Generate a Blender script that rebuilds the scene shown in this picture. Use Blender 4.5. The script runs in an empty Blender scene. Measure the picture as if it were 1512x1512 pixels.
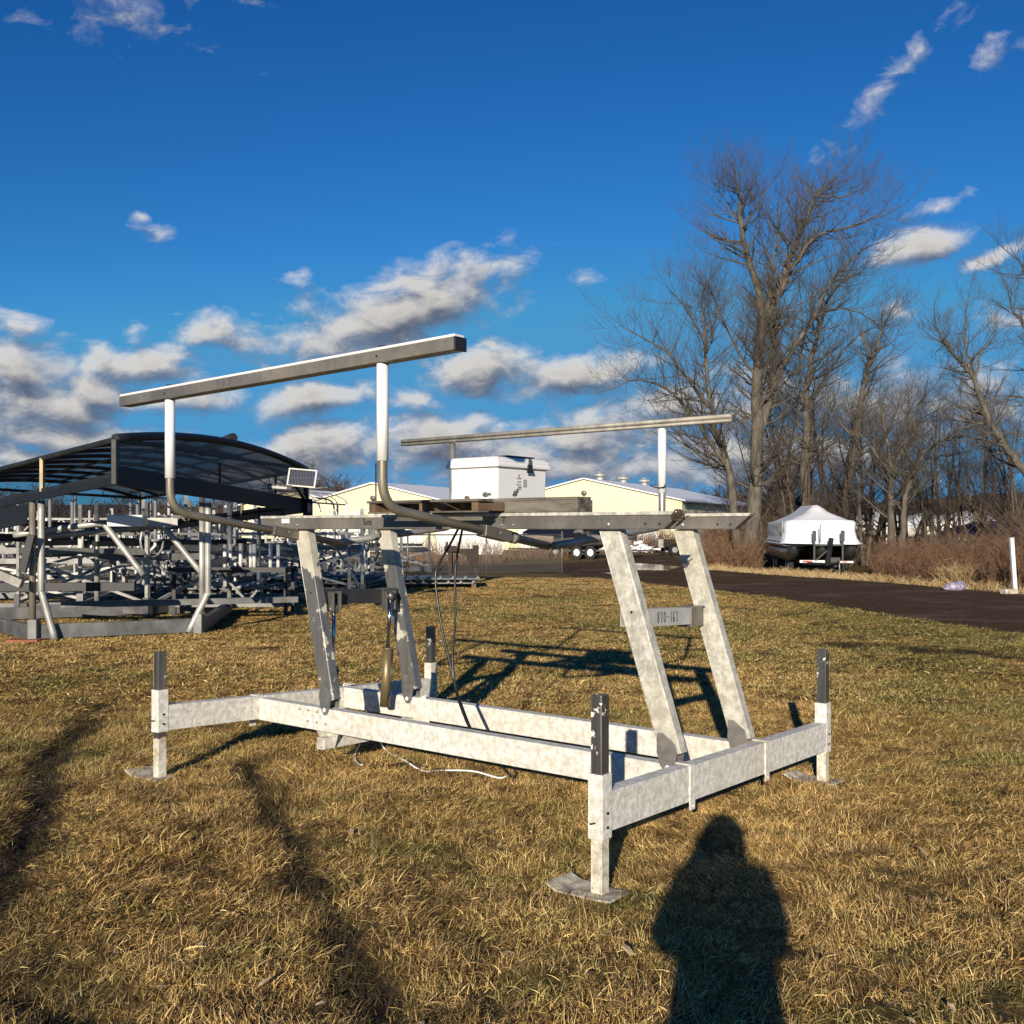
import bpy, bmesh, math, random
import numpy as np
from mathutils import Vector, Matrix, noise
random.seed(7); RNG=np.random.RandomState(11)
S=bpy.context.scene; COL=S.collection; R=math.radians; PI=math.pi
H=1.55; F=1512.0
def at(px,py,Y): return Vector(((px-756)/F*Y, Y, H-(py-781)/F*Y))
def gnd(px,py):
    Y=F*H/(py-781); return Vector(((px-756)/F*Y,Y,0))
def gx(px,Y): return Vector(((px-756)/F*Y,Y,0))
# ---------------------------------------------------------------- helpers
class MB:
    def __init__(s): s.v=[]; s.f=[]; s.m=[]; s.sm=[]
    def add(s,vs,fs,m=0,sm=False):
        o=len(s.v); s.v+= [tuple(p) for p in vs]; s.f+=[tuple(i+o for i in f) for f in fs]
        s.m+=[m]*len(fs); s.sm+=[sm]*len(fs); return s
    def box(s,c,d,rot=None,m=0):
        c=Vector(c); hx,hy,hz=d[0]/2,d[1]/2,d[2]/2
        vs=[Vector((x*hx,y*hy,z*hz)) for x in(-1,1) for y in(-1,1) for z in(-1,1)]
        if rot is not None: vs=[rot@p for p in vs]
        return s.add([p+c for p in vs],[(0,1,3,2),(4,6,7,5),(0,4,5,1),(2,3,7,6),(0,2,6,4),(1,5,7,3)],m)
    def bb(s,x0,x1,y0,y1,z0,z1,m=0): return s.box(((x0+x1)/2,(y0+y1)/2,(z0+z1)/2),(abs(x1-x0),abs(y1-y0),abs(z1-z0)),None,m)
    def bar(s,a,b,w,h,up=(0,0,1),m=0):
        a=Vector(a);b=Vector(b);z=(b-a).normalized();u=Vector(up)
        x=u.cross(z)
        if x.length<1e-4: x=Vector((1,0,0)).cross(z)
        x.normalize(); y=z.cross(x)
        rot=Matrix((x,y,z)).transposed()
        return s.box((a+b)/2,(w,h,(b-a).length),rot,m)
    def tube(s,pts,r,n=8,m=0,sm=True,cap=True):
        pts=[Vector(p) for p in pts]; k=len(pts)
        rs=r if isinstance(r,(list,tuple)) else [r]*k
        vs=[];fs=[]; ref=None
        for i,p in enumerate(pts):
            t=(pts[min(i+1,k-1)]-pts[max(i-1,0)]).normalized()
            if ref is None:
                ref=Vector((0,0,1)) if abs(t.z)<.9 else Vector((1,0,0))
                ref=(ref-t*ref.dot(t)).normalized()
            else:
                ref=(ref-t*ref.dot(t)).normalized()
            b=t.cross(ref)
            for j in range(n):
                a=2*PI*j/n; vs.append(p+(ref*math.cos(a)+b*math.sin(a))*rs[i])
        for i in range(k-1):
            for j in range(n):
                fs.append((i*n+j,i*n+(j+1)%n,(i+1)*n+(j+1)%n,(i+1)*n+j))
        s.add(vs,fs,m,sm)
        if cap:
            s.add(vs[:n],[tuple(range(n))[::-1]],m); s.add(vs[-n:],[tuple(range(n))],m)
        return s
    def prism(s,poly,y0,y1,axis='y',m=0):
        n=len(poly)
        def P(a,b,c):
            return (a,c,b) if axis=='y' else ((c,a,b) if axis=='x' else (a,b,c))
        vs=[P(a,b,y0) for a,b in poly]+[P(a,b,y1) for a,b in poly]
        return s.add(vs,[tuple(range(n))[::-1],tuple(range(n,2*n))]+[(i,(i+1)%n,n+(i+1)%n,n+i) for i in range(n)],m)
    def sph(s,c,r,n=10,k=7,m=0):
        c=Vector(c); rr=r if isinstance(r,(tuple,list)) else (r,r,r)
        vs=[];fs=[]
        for i in range(k+1):
            th=PI*i/k
            for j in range(n):
                a=2*PI*j/n; vs.append(c+Vector((math.sin(th)*math.cos(a)*rr[0],math.sin(th)*math.sin(a)*rr[1],math.cos(th)*rr[2])))
        for i in range(k):
            for j in range(n): fs.append((i*n+j,(i+1)*n+j,(i+1)*n+(j+1)%n,i*n+(j+1)%n))
        return s.add(vs,fs,m,True)
    def build(s,name,mats,parent=None,bevel=0,loc=None,solid=0):
        me=bpy.data.meshes.new(name); me.from_pydata(s.v,[],s.f)
        mats=mats if isinstance(mats,(list,tuple)) else [mats]
        for m in mats: me.materials.append(m)
        me.polygons.foreach_set('material_index',s.m); me.polygons.foreach_set('use_smooth',s.sm); me.update()
        bm=bmesh.new(); bm.from_mesh(me); bmesh.ops.remove_doubles(bm,verts=bm.verts,dist=1e-6) if len(s.v)<4000 else None
        bmesh.ops.recalc_face_normals(bm,faces=bm.faces) if len(s.v)<20000 else None
        bm.to_mesh(me); bm.free()
        o=bpy.data.objects.new(name,me); COL.objects.link(o)
        if parent: o.parent=parent
        if loc is not None: o.location=loc
        if solid:
            q=o.modifiers.new('s','SOLIDIFY'); q.thickness=solid; q.offset=0
        if bevel:
            b=o.modifiers.new('b','BEVEL'); b.width=bevel; b.segments=2; b.limit_method='ANGLE'; b.angle_limit=R(40)
        return o
def tag(o,label=None,cat=None,group=None,kind=None):
    if label:o['label']=label
    if cat:o['category']=cat
    if group:o['group']=group
    if kind:o['kind']=kind
    return o
def empty(name,loc,rz=0,label=None,cat=None,group=None):
    o=bpy.data.objects.new(name,None); COL.objects.link(o); o.location=loc; o.rotation_euler=(0,0,rz); o.empty_display_size=.2
    return tag(o,label,cat,group)
def copy_tree(o,parent=None,top=True):
    c=o.copy(); COL.objects.link(c); c.parent=parent
    for ch in list(o.children): copy_tree(ch,c,False)
    return c
def text_mesh(txt,size,name,m,parent,M,shear=0,depth=.0006,bold=0,sx=1):
    cu=bpy.data.curves.new(name,'FONT'); cu.body=txt; cu.size=size; cu.extrude=depth; cu.shear=shear; cu.offset=bold
    t=bpy.data.objects.new(name,cu); COL.objects.link(t)
    dg=bpy.context.evaluated_depsgraph_get(); me=bpy.data.meshes.new_from_object(t.evaluated_get(dg)); bpy.data.objects.remove(t)
    me.transform(Matrix.Diagonal((sx,1,1,1))); me.transform(M); me.materials.clear(); me.materials.append(m)
    o=bpy.data.objects.new(name,me); COL.objects.link(o); o.parent=parent; return o
# ---------------------------------------------------------------- materials
def nm(name):
    m=bpy.data.materials.new(name); m.use_nodes=True; nt=m.node_tree; b=nt.nodes['Principled BSDF']; return m,nt,b
def N(nt,t,**k):
    n=nt.nodes.new(t)
    for a,v in k.items():
        if a.startswith('i_'): n.inputs[a[2:].replace('_',' ')].default_value=v
        else: setattr(n,a,v)
    return n
def mix(nt,f,a,b,bt='MIX'):
    n=nt.nodes.new('ShaderNodeMix'); n.data_type='RGBA'; n.blend_type=bt
    for i,v in ((0,f),(6,a),(7,b)):
        if isinstance(v,bpy.types.NodeSocket): nt.links.new(v,n.inputs[i])
        elif i==0: n.inputs[0].default_value=v
        else: n.inputs[i].default_value=(*v,1) if len(v)==3 else v
    return n.outputs[2]
def ramp(nt,src,stops,interp='LINEAR'):
    n=nt.nodes.new('ShaderNodeValToRGB'); cr=n.color_ramp; cr.interpolation=interp
    while len(cr.elements)<len(stops): cr.elements.new(.5)
    for e,(p,c) in zip(cr.elements,stops):
        e.position=p; e.color=(c,c,c,1) if not isinstance(c,tuple) else (*c,1)
    nt.links.new(src,n.inputs[0]); return n.outputs[0]
def mth(nt,op,a,b=None,c=None,clamp=False):
    n=nt.nodes.new('ShaderNodeMath'); n.operation=op; n.use_clamp=clamp
    for i,v in enumerate((a,b,c)):
        if v is None: continue
        if isinstance(v,bpy.types.NodeSocket): nt.links.new(v,n.inputs[i])
        else: n.inputs[i].default_value=v
    return n.outputs[0]
def noi(nt,vec,scale,detail=4,rough=.55,dist=0):
    n=N(nt,'ShaderNodeTexNoise'); n.inputs['Scale'].default_value=scale; n.inputs['Detail'].default_value=detail
    n.inputs['Roughness'].default_value=rough; n.inputs['Distortion'].default_value=dist
    if vec is not None: nt.links.new(vec,n.inputs['Vector'])
    return n.outputs['Fac']
def vscale(nt,vec,s):
    n=N(nt,'ShaderNodeMapping'); n.inputs['Scale'].default_value=s; nt.links.new(vec,n.inputs['Vector']); return n.outputs[0]
def simple(name,col,rough=.6,metal=0,var=.25,scale=6,col2=None,bump=.0,bscale=40,spec=.5,stretch=(1,1,1),det=5,thr=(.35,.68)):
    m,nt,b=nm(name); tc=N(nt,'ShaderNodeTexCoord').outputs['Object']; v=vscale(nt,tc,stretch)
    f=noi(nt,v,scale,det,.6); c2=col2 or tuple(c*(1-var) for c in col)
    k=ramp(nt,f,[(thr[0],0.),(thr[1],1.)]); nt.links.new(mix(nt,k,c2,col),b.inputs['Base Color'])
    b.inputs['Roughness'].default_value=rough; b.inputs['Metallic'].default_value=metal; b.inputs['Specular IOR Level'].default_value=spec
    nt.links.new(mth(nt,'MULTIPLY_ADD',f,.3,rough-.15,True),b.inputs['Roughness'])
    if bump:
        bp=N(nt,'ShaderNodeBump'); bp.inputs['Strength'].default_value=bump; bp.inputs['Distance'].default_value=.01
        nt.links.new(noi(nt,v,bscale,4),bp.inputs['Height']); nt.links.new(bp.outputs[0],b.inputs['Normal'])
    return m
def oxid(name,base=(.60,.575,.50),dark=(.36,.34,.28),bare=0.,zsplit=None,rough=.62,metal=.25,streak=.35,bscale=9):
    """chalky oxidised aluminium: mottled blotches, fine speckle, streaks, scratches, bare patches"""
    m,nt,b=nm(name); tc=N(nt,'ShaderNodeTexCoord').outputs['Object']
    f1=noi(nt,tc,bscale,6,.7); f2=noi(nt,tc,60,4,.7); f3=noi(nt,vscale(nt,tc,(25,25,2)),1.4,5,.6); f4=noi(nt,tc,2.3,3,.5)
    c=mix(nt,ramp(nt,f1,[(.40,0.),(.62,1.)]),dark,base)
    c=mix(nt,mth(nt,'MULTIPLY',ramp(nt,f2,[(.52,0.),(.72,1.)]),.45),c,tuple(x*.55 for x in dark))
    c=mix(nt,mth(nt,'MULTIPLY',ramp(nt,f3,[(.5,0.),(.7,1.)]),streak),c,tuple(x*.8 for x in dark))
    c=mix(nt,mth(nt,'MULTIPLY',ramp(nt,f4,[(.45,0.),(.75,1.)]),.35),c,(.50,.43,.30))
    rg=.62; met=metal
    if zsplit is not None or bare>0:
        sp=N(nt,'ShaderNodeSeparateXYZ'); nt.links.new(tc,sp.inputs[0])
        if zsplit is not None:
            z=mth(nt,'MULTIPLY_ADD',f1,.35,sp.outputs[2]); k=ramp(nt,mth(nt,'SUBTRACT',z,zsplit+.17),[(.49,1.),(.51,0.)]) if False else mth(nt,'LESS_THAN',z,zsplit+.17)
            pat=ramp(nt,f1,[(.56,1.),(.60,0.)]); k=mth(nt,'MULTIPLY',k,pat)
        else: k=ramp(nt,f1,[(bare,1.),(bare+.03,0.)])
        mt=ramp(nt,noi(nt,vscale(nt,tc,(40,40,3)),1,4),[(.3,(.20,.19,.178)),(.7,(.31,.295,.27))])
        c=mix(nt,k,c,mt)
        nt.links.new(mth(nt,'MULTIPLY_ADD',k,.55,metal,True),b.inputs['Metallic'])
        nt.links.new(mth(nt,'MULTIPLY_ADD',k,-.2,rough,True),b.inputs['Roughness'])
    else:
        b.inputs['Metallic'].default_value=metal; b.inputs['Roughness'].default_value=rough
    nt.links.new(c,b.inputs['Base Color'])
    bp=N(nt,'ShaderNodeBump'); bp.inputs['Strength'].default_value=.25; bp.inputs['Distance'].default_value=.002
    nt.links.new(f2,bp.inputs['Height']); nt.links.new(bp.outputs[0],b.inputs['Normal'])
    return m
M={}
M['white_alu']=oxid('chalky_white_aluminium',(.80,.785,.72),(.52,.495,.43),rough=.7,metal=.0,streak=.45,bscale=26)
M['leg']=oxid('weathered_leg_aluminium',(.66,.635,.55),(.36,.35,.30),metal=.12,bscale=19,streak=.5)
M['leg_dark']=oxid('half_bare_leg_aluminium',(.60,.57,.47),(.42,.40,.33),zsplit=1.30,metal=.12,bscale=8)
M['bare']=oxid('bare_aluminium',(.27,.255,.24),(.17,.16,.15),rough=.42,metal=.7,bscale=5,streak=.5)
M['beam']=oxid('brown_grey_aluminium_beam',(.25,.228,.20),(.165,.152,.137),rough=.5,metal=.45,bscale=3,streak=.6)
M['tube_tan']=simple('tan_anodised_tube',(.30,.265,.20),.55,.45,.3,5,bump=.02)
M['tube_grey']=simple('galvanised_tube',(.42,.41,.38),.45,.6,.3,8)
M['pvc']=simple('white_pvc',(.80,.80,.78),.35,0,.06,4,spec=.5)
M['white_cap']=simple('white_plastic_cap',(.78,.77,.74),.5,0,.1,8)
M['black']=simple('black_plastic',(.015,.015,.017),.5,0,.3,10)
M['rubber']=simple('black_rubber_hose',(.012,.012,.013),.35,0,.3,20)
M['wood']=simple('weathered_grey_wood',(.22,.20,.165),.85,0,.5,3,(.055,.045,.035),.35,30,.2,(1,6,6))
M['wood2']=simple('brown_wood_end',(.21,.14,.085),.85,0,.5,6,(.09,.055,.035),.3,30,.2)
M['box']=simple('white_fibreglass',(.80,.79,.76),.45,0,.05,5)
M['brass']=simple('tan_cylinder_paint',(.27,.21,.11),.42,.5,.4,9,stretch=(1,1,.3))
M['chrome']=simple('polished_rod',(.55,.55,.55),.15,1,.1,5)
M['silver']=simple('yard_silver_aluminium',(.24,.24,.235),.45,.5,.5,2.5)
M['silver_l']=simple('pale_silver_aluminium',(.54,.53,.49),.5,.3,.45,3)
M['galv']=simple('galvanised_sheet',(.20,.20,.195),.5,.4,.5,3.5,stretch=(1,1,1),bump=.05)
M['dsteel']=simple('dark_steel',(.035,.035,.037),.5,.3,.5,5)
M['canvas']=simple('black_canvas',(.012,.012,.016),.55,0,.3,12,bump=.06,bscale=90)
M['rust']=simple('rusty_dark_steel',(.07,.045,.03),.8,.2,.6,5,(.02,.018,.016))
M['gold']=simple('gold_anodised_post',(.26,.21,.13),.35,.7,.2,5)
M['red']=simple('red_reflector',(.45,.03,.03),.4,0,.1,5)
M['brick']=simple('red_wood_block',(.32,.11,.06),.8,0,.3,8)
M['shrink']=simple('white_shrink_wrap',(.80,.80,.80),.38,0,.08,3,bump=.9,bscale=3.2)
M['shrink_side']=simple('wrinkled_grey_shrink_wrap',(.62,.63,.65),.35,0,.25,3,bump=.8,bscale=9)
M['toon']=simple('dark_grey_pontoon',(.045,.05,.045),.32,.3,.2,5)
M['tyre']=simple('tyre_rubber',(.012,.012,.012),.8,0,.2,10)
M['rim']=simple('white_rim',(.5,.5,.5),.4,.3,.1,10)
M['blue']=simple('blue_tarp',(.01,.035,.30),.45,0,.4,6,bump=.4,bscale=5)
M['yellow']=None
def metalwall(name,col):
    m,nt,b=nm(name); tc=N(nt,'ShaderNodeTexCoord').outputs['Object']
    w=N(nt,'ShaderNodeTexWave'); w.wave_type='BANDS'; w.bands_direction='X'; w.inputs['Scale'].default_value=1.1
    nt.links.new(tc,w.inputs['Vector'])
    f=noi(nt,tc,.6,4); c=mix(nt,f,tuple(x*.88 for x in col),col); nt.links.new(c,b.inputs['Base Color'])
    bp=N(nt,'ShaderNodeBump'); bp.inputs['Strength'].default_value=.25; bp.inputs['Distance'].default_value=.03
    nt.links.new(w.outputs['Fac'],bp.inputs['Height']); nt.links.new(bp.outputs[0],b.inputs['Normal']); b.inputs['Roughness'].default_value=.6
    return m
M['yellow']=metalwall('pale_yellow_metal_siding',(.80,.73,.47)); M['whitewall']=metalwall('white_metal_siding',(.78,.78,.74)); M['roof']=metalwall('white_metal_roof',(.82,.82,.82))
def bark(name,c1,c2):
    m,nt,b=nm(name); g=N(nt,'ShaderNodeNewGeometry').outputs['Position']
    f=noi(nt,vscale(nt,g,(1,1,.35)),5,5,.7); nt.links.new(mix(nt,ramp(nt,f,[(.35,0.),(.65,1.)]),c1,c2),b.inputs['Base Color'])
    b.inputs['Roughness'].default_value=.9; b.inputs['Specular IOR Level'].default_value=.15
    bp=N(nt,'ShaderNodeBump'); bp.inputs['Strength'].default_value=.5; bp.inputs['Distance'].default_value=.05
    nt.links.new(f,bp.inputs['Height']); nt.links.new(bp.outputs[0],b.inputs['Normal'])
    return m
M['bark']=bark('cottonwood_bark',(.058,.050,.040),(.165,.145,.115)); M['twig']=bark('grey_brown_twigs',(.075,.063,.052),(.145,.125,.10))
M['twig2']=bark('dark_twigs',(.06,.045,.033),(.12,.09,.065)); M['reed']=bark('reddish_brown_canes',(.11,.06,.036),(.24,.145,.085)); M['straw']=bark('pale_straw',(.40,.27,.12),(.62,.47,.25))
M['far']=bark('far_wood_brown',(.045,.035,.03),(.085,.065,.05))
def glassy(name,col,alpha):
    m,nt,b=nm(name); b.inputs['Base Color'].default_value=(*col,1); b.inputs['Alpha'].default_value=alpha; b.inputs['Roughness'].default_value=.35
    return m
M['mesh']=glassy('dark_mesh_fabric',(.05,.052,.06),.74); M['mesh_top']=glassy('dark_canopy_fabric',(.04,.042,.05),.74); M['mesh_clear']=glassy('grey_clear_panel',(.10,.11,.12),.40)
def cellmat():
    m,nt,b=nm('solar_cells'); tc=N(nt,'ShaderNodeTexCoord').outputs['Generated']
    br=N(nt,'ShaderNodeTexBrick'); br.offset=0; br.inputs['Scale'].default_value=1; br.inputs['Brick Width'].default_value=1/18; br.inputs['Row Height'].default_value=.5
    br.inputs['Mortar Size'].default_value=.0016; br.inputs['Color1'].default_value=(.01,.012,.03,1); br.inputs['Color2'].default_value=(.012,.015,.04,1); br.inputs['Mortar'].default_value=(.4,.4,.42,1)
    sx=N(nt,'ShaderNodeSeparateXYZ'); cx=N(nt,'ShaderNodeCombineXYZ'); nt.links.new(tc,sx.inputs[0]); nt.links.new(sx.outputs[0],cx.inputs[0]); nt.links.new(sx.outputs[2],cx.inputs[1]); nt.links.new(cx.outputs[0],br.inputs['Vector']); nt.links.new(br.outputs['Color'],b.inputs['Base Color']); b.inputs['Roughness'].default_value=.22; b.inputs['Specular IOR Level'].default_value=.3
    return m
M['cells']=cellmat()
def chainlink():
    m,nt,b=nm('chain_link_wire'); g=N(nt,'ShaderNodeTexCoord').outputs['Object']; sp=N(nt,'ShaderNodeSeparateXYZ'); nt.links.new(g,sp.inputs[0])
    outs=[]
    for sgn in(1,-1):
        t=mth(nt,'MULTIPLY_ADD',sp.outputs[2],sgn,sp.outputs[0]); fr=mth(nt,'FRACT',mth(nt,'MULTIPLY',t,1/.085)); outs.append(mth(nt,'LESS_THAN',fr,.055))
    nt.links.new(mth(nt,'MAXIMUM',*outs),b.inputs['Alpha']); b.inputs['Base Color'].default_value=(.25,.25,.25,1); b.inputs['Metallic'].default_value=.5; b.inputs['Roughness'].default_value=.5
    return m
M['chain']=chainlink()
# grass & ground -----------------------------------------------------------
def groundcol(nt,pos):
    """returns (base colour, greenness) of lawn from world position"""
    big=noi(nt,vscale(nt,pos,(1,1,0)),.35,4,.6); mid=noi(nt,vscale(nt,pos,(1,1.6,0)),1.7,5,.65)
    vd_=N(nt,'ShaderNodeVectorMath',operation='DISTANCE'); nt.links.new(pos,vd_.inputs[0]); vd_.inputs[1].default_value=(7.5,17,0)
    gr=mth(nt,'MULTIPLY_ADD',vd_.outputs['Value'],-.018,.19); gr=mth(nt,'MAXIMUM',gr,-.03)
    return mth(nt,'ADD',big,gr),mid
def grassmat():
    m,nt,b=nm('dry_winter_grass'); g=N(nt,'ShaderNodeNewGeometry').outputs['Position']; big,mid=groundcol(nt,g)
    at_=N(nt,'ShaderNodeAttribute',attribute_name='rnd'); r=at_.outputs['Fac']
    oi=N(nt,'ShaderNodeObjectInfo').outputs['Random']
    t=mth(nt,'FRACT',mth(nt,'ADD',r,oi))
    straw=ramp(nt,t,[(0,(.06,.032,.010)),(.30,(.26,.148,.044)),(.65,(.66,.42,.135)),(1,(.97,.72,.32))])
    green=ramp(nt,t,[(0,(.035,.03,.008)),(.4,(.11,.10,.022)),(.7,(.32,.26,.07)),(1,(.74,.60,.24))])
    gk=mth(nt,'MULTIPLY_ADD',mid,.6,mth(nt,'MULTIPLY',big,.6)); k=ramp(nt,gk,[(.57,0.),(.71,1.)])
    c=mix(nt,k,straw,green)
    dk=ramp(nt,mid,[(.34,.42),(.50,1.)]); c=mix(nt,1.,c,dk,'MULTIPLY')
    m3=noi(nt,vscale(nt,g,(1,1.3,0)),5.5,4,.6); c=mix(nt,1.,c,ramp(nt,m3,[(.36,.50),(.52,1.)]),'MULTIPLY')
    mi=N(nt,'ShaderNodeAttribute',attribute_name='mudi',attribute_type='INSTANCER').outputs['Fac']; c=mix(nt,mth(nt,'MULTIPLY',mi,1.5,None,True),c,mix(nt,r,(.018,.014,.006),(.10,.075,.028)))
    nt.links.new(c,b.inputs['Base Color']); b.inputs['Roughness'].default_value=.55; b.inputs['Specular IOR Level'].default_value=.25
    return m
M['grass']=grassmat()
def lawnmat():
    m,nt,b=nm('dry_lawn_ground'); g=N(nt,'ShaderNodeNewGeometry').outputs['Position']; big,mid=groundcol(nt,g)
    fine=noi(nt,vscale(nt,g,(1,.5,0)),38,5,.75); f2=noi(nt,vscale(nt,g,(1,.7,0)),7,5,.7)
    straw=ramp(nt,fine,[(.32,(.05,.028,.009)),(.5,(.21,.13,.042)),(.68,(.46,.31,.11))])
    green=ramp(nt,fine,[(.32,(.022,.02,.006)),(.52,(.12,.10,.026)),(.72,(.28,.22,.07))])
    gk=mth(nt,'MULTIPLY_ADD',mid,.6,mth(nt,'MULTIPLY',big,.6)); k=ramp(nt,gk,[(.55,0.),(.71,1.)])
    c=mix(nt,k,straw,green); c=mix(nt,1.,c,ramp(nt,mid,[(.34,.42),(.50,1.)]),'MULTIPLY')
    c=mix(nt,1.,c,ramp(nt,f2,[(.35,.4),(.55,1.0)]),'MULTIPLY')
    mud=N(nt,'ShaderNodeAttribute',attribute_name='mud').outputs['Fac']
    mk=ramp(nt,mth(nt,'MULTIPLY_ADD',f2,.8,mth(nt,'SUBTRACT',mud,.4)),[(.42,0.),(.58,1.)])
    mudc=ramp(nt,fine,[(.3,(.022,.015,.009)),(.7,(.06,.042,.026))]); c=mix(nt,mk,c,mudc)
    nt.links.new(c,b.inputs['Base Color']); b.inputs['Roughness'].default_value=.85; b.inputs['Specular IOR Level'].default_value=.15
    bp=N(nt,'ShaderNodeBump'); bp.inputs['Strength'].default_value=.7; bp.inputs['Distance'].default_value=.04
    nt.links.new(mth(nt,'ADD',fine,f2),bp.inputs['Height']); nt.links.new(bp.outputs[0],b.inputs['Normal'])
    return m
M['lawn']=lawnmat()
def roadmat():
    m,nt,b=nm('wet_dirt_road'); g=N(nt,'ShaderNodeNewGeometry').outputs['Position']
    f=noi(nt,vscale(nt,g,(1,1,0)),9,6,.7); s=noi(nt,vscale(nt,g,(.6,.9,0)),.8,6,.7)
    c=mix(nt,ramp(nt,f,[(.35,0.),(.7,1.)]),(.055,.038,.025),(.135,.096,.064)); c=mix(nt,ramp(nt,s,[(.50,0.),(.75,.6)]),c,(.27,.205,.145))
    nt.links.new(c,b.inputs['Base Color']); nt.links.new(ramp(nt,s,[(.42,.8),(.6,.95)]),b.inputs['Roughness']); b.inputs['Specular IOR Level'].default_value=.0
    bp=N(nt,'ShaderNodeBump'); bp.inputs['Strength'].default_value=.7; bp.inputs['Distance'].default_value=.05
    nt.links.new(f,bp.inputs['Height']); nt.links.new(bp.outputs[0],b.inputs['Normal']); return m
M['road']=roadmat()
m,nt,b=nm('puddle_water'); b.inputs['Base Color'].default_value=(.03,.025,.02,1); b.inputs['Roughness'].default_value=.06; M['puddle']=m
# ---------------------------------------------------------------- ground
def seg_d(p,a,b):
    ax,ay=a;bx,by=b; dx,dy=bx-ax,by-ay; t=max(0,min(1,((p[0]-ax)*dx+(p[1]-ay)*dy)/(dx*dx+dy*dy))); return math.hypot(p[0]-ax-t*dx,p[1]-ay-t*dy)
def gl(pts): return [tuple(gnd(*q)[:2]) for q in pts]
RUTS=[(gl([(150,1040),(78,1115),(50,1210),(5,1300),(-110,1500)]),.15,1.0),(gl([(20,1330),(80,1420),(170,1530)]),.12,.45),(gl([(365,1130),(400,1200),(450,1290),(510,1400),(580,1530)]),.115,.8),(gl([(250,1185),(330,1290),(380,1330)]),.06,.4),(gl([(-20,1440),(60,1490),(130,1530)]),.10,.6),(gl([(560,1180),(600,1290),(700,1400),(760,1530)]),.07,.3),
      (gl([(1215,951),(1300,953),(1400,962),(1540,975)]),.28,.75),(gl([(1000,1010),(1250,985),(1400,975)]),.1,.35),(gl([(640,950),(760,932),(900,925)]),.12,.4),(gl([(1200,1290),(1350,1330),(1530,1360)]),.06,.2),(gl([(60,1015),(230,1000),(330,985)]),.09,.5)]
def mudv(x,y):
    v=0
    for pl,w,a in RUTS:
        d=min(seg_d((x,y),pl[i],pl[i+1]) for i in range(len(pl)-1))
        d+= .8*w*noise.noise(Vector((x*3,y*3,0)))
        v=max(v,a*math.exp(-(d/w)**2))
    return v
FEET=[(.35,4.35),(-2.22,6.38),(1.87,6.29),(-.66,8.28)]
def gz(x,y):
    if y>17 or y<0 or abs(x)>9: return 0.
    fade=min(1,(17-y)/4)*min(1,(9-abs(x))/2)
    for fx,fy in FEET: fade*=min(1,max(0,(math.hypot(x-fx,y-fy)-.22)/.4))
    z=.032*noise.noise(Vector((x*.7,y*.7,3)))+.034*noise.noise(Vector((x*2.3,y*2.3,8)))+.022*noise.noise(Vector((x*6,y*6,1)))
    z-=.045*mudv(x,y) if y<12 else .01*mudv(x,y)
    return z*fade
def axis(lo,hi,step,far0,far1):
    a=list(np.arange(lo,hi+1e-6,step)); s=step; x=hi
    while x<far1: s*=1.35; x+=s; a.append(min(x,far1))
    s=step; x=lo; p=[]
    while x>far0: s*=1.35; x-=s; p.append(max(x,far0))
    return p[::-1]+a
XS=axis(-6.5,7.5,.07,-2500,2500); YS=axis(1.2,16,.07,-400,3500)
vs=[];mud=[]
for y in YS:
    for x in XS:
        near=(-9<x<9 and 0<y<17)
        vs.append((x,y,gz(x,y) if near else 0.)); mud.append(mudv(x,y) if near else 0.)
nx=len(XS); fs=[(j*nx+i,j*nx+i+1,(j+1)*nx+i+1,(j+1)*nx+i) for j in range(len(YS)-1) for i in range(nx-1)]
me=bpy.data.meshes.new('ground'); me.from_pydata(vs,[],fs); me.materials.append(M['lawn']); me.polygons.foreach_set('use_smooth',[True]*len(fs))
a=me.attributes.new('mud','FLOAT','POINT'); a.data.foreach_set('value',mud)
o=bpy.data.objects.new('ground',me); COL.objects.link(o); tag(o,kind='structure')
def sheet(name,pts,z,m,kind='structure',sub=0,jit=0):
    out=[]
    n=len(pts)
    for i in range(n):
        a_=Vector(pts[i]);b_=Vector(pts[(i+1)%n]); k=max(1,int((b_-a_).length/ (sub or 1e9)))
        for j in range(k):
            p=a_.lerp(b_,j/k); 
            if jit: p=p+Vector((noise.noise(p*.9),noise.noise(p*.9+Vector((9,9,0))),0))*jit+Vector((0,noise.noise(p*3.1),0))*jit*.8
            out.append((p.x,p.y,z))
    me=bpy.data.meshes.new(name); me.from_pydata(out,[],[tuple(range(len(out)))]); me.materials.append(m)
    bm=bmesh.new(); bm.from_mesh(me); bmesh.ops.triangulate(bm,faces=bm.faces); bmesh.ops.recalc_face_normals(bm,faces=bm.faces)
    for f in bm.faces:
        if f.normal.z<0: f.normal_flip()
    bm.to_mesh(me); bm.free()
    o=bpy.data.objects.new(name,me); COL.objects.link(o); tag(o,kind=kind); return o
def G(pts): return [gnd(*p) for p in pts]
ROADP=G([(1900,985),(1512,937),(1400,922),(1250,898),(1130,880),(1040,870),(960,862),(900,855),(840,849),(760,845),(640,843),(640,835),(760,834),(850,831),(905,826),(930,819),(985,819),(1015,830),(1060,842),(1130,848),(1280,858),(1400,868),(1512,878),(1900,912)])
sheet('road',ROADP,.006,M['road'],sub=.35,jit=.5)
for q in ([(905,836),(940,832),(1000,836),(985,843),(930,842)],[(880,845),(925,847),(905,850)]):
    tag(sheet('puddle',G(q),.012,M['puddle'],sub=.5,jit=.5),kind='structure')
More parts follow.
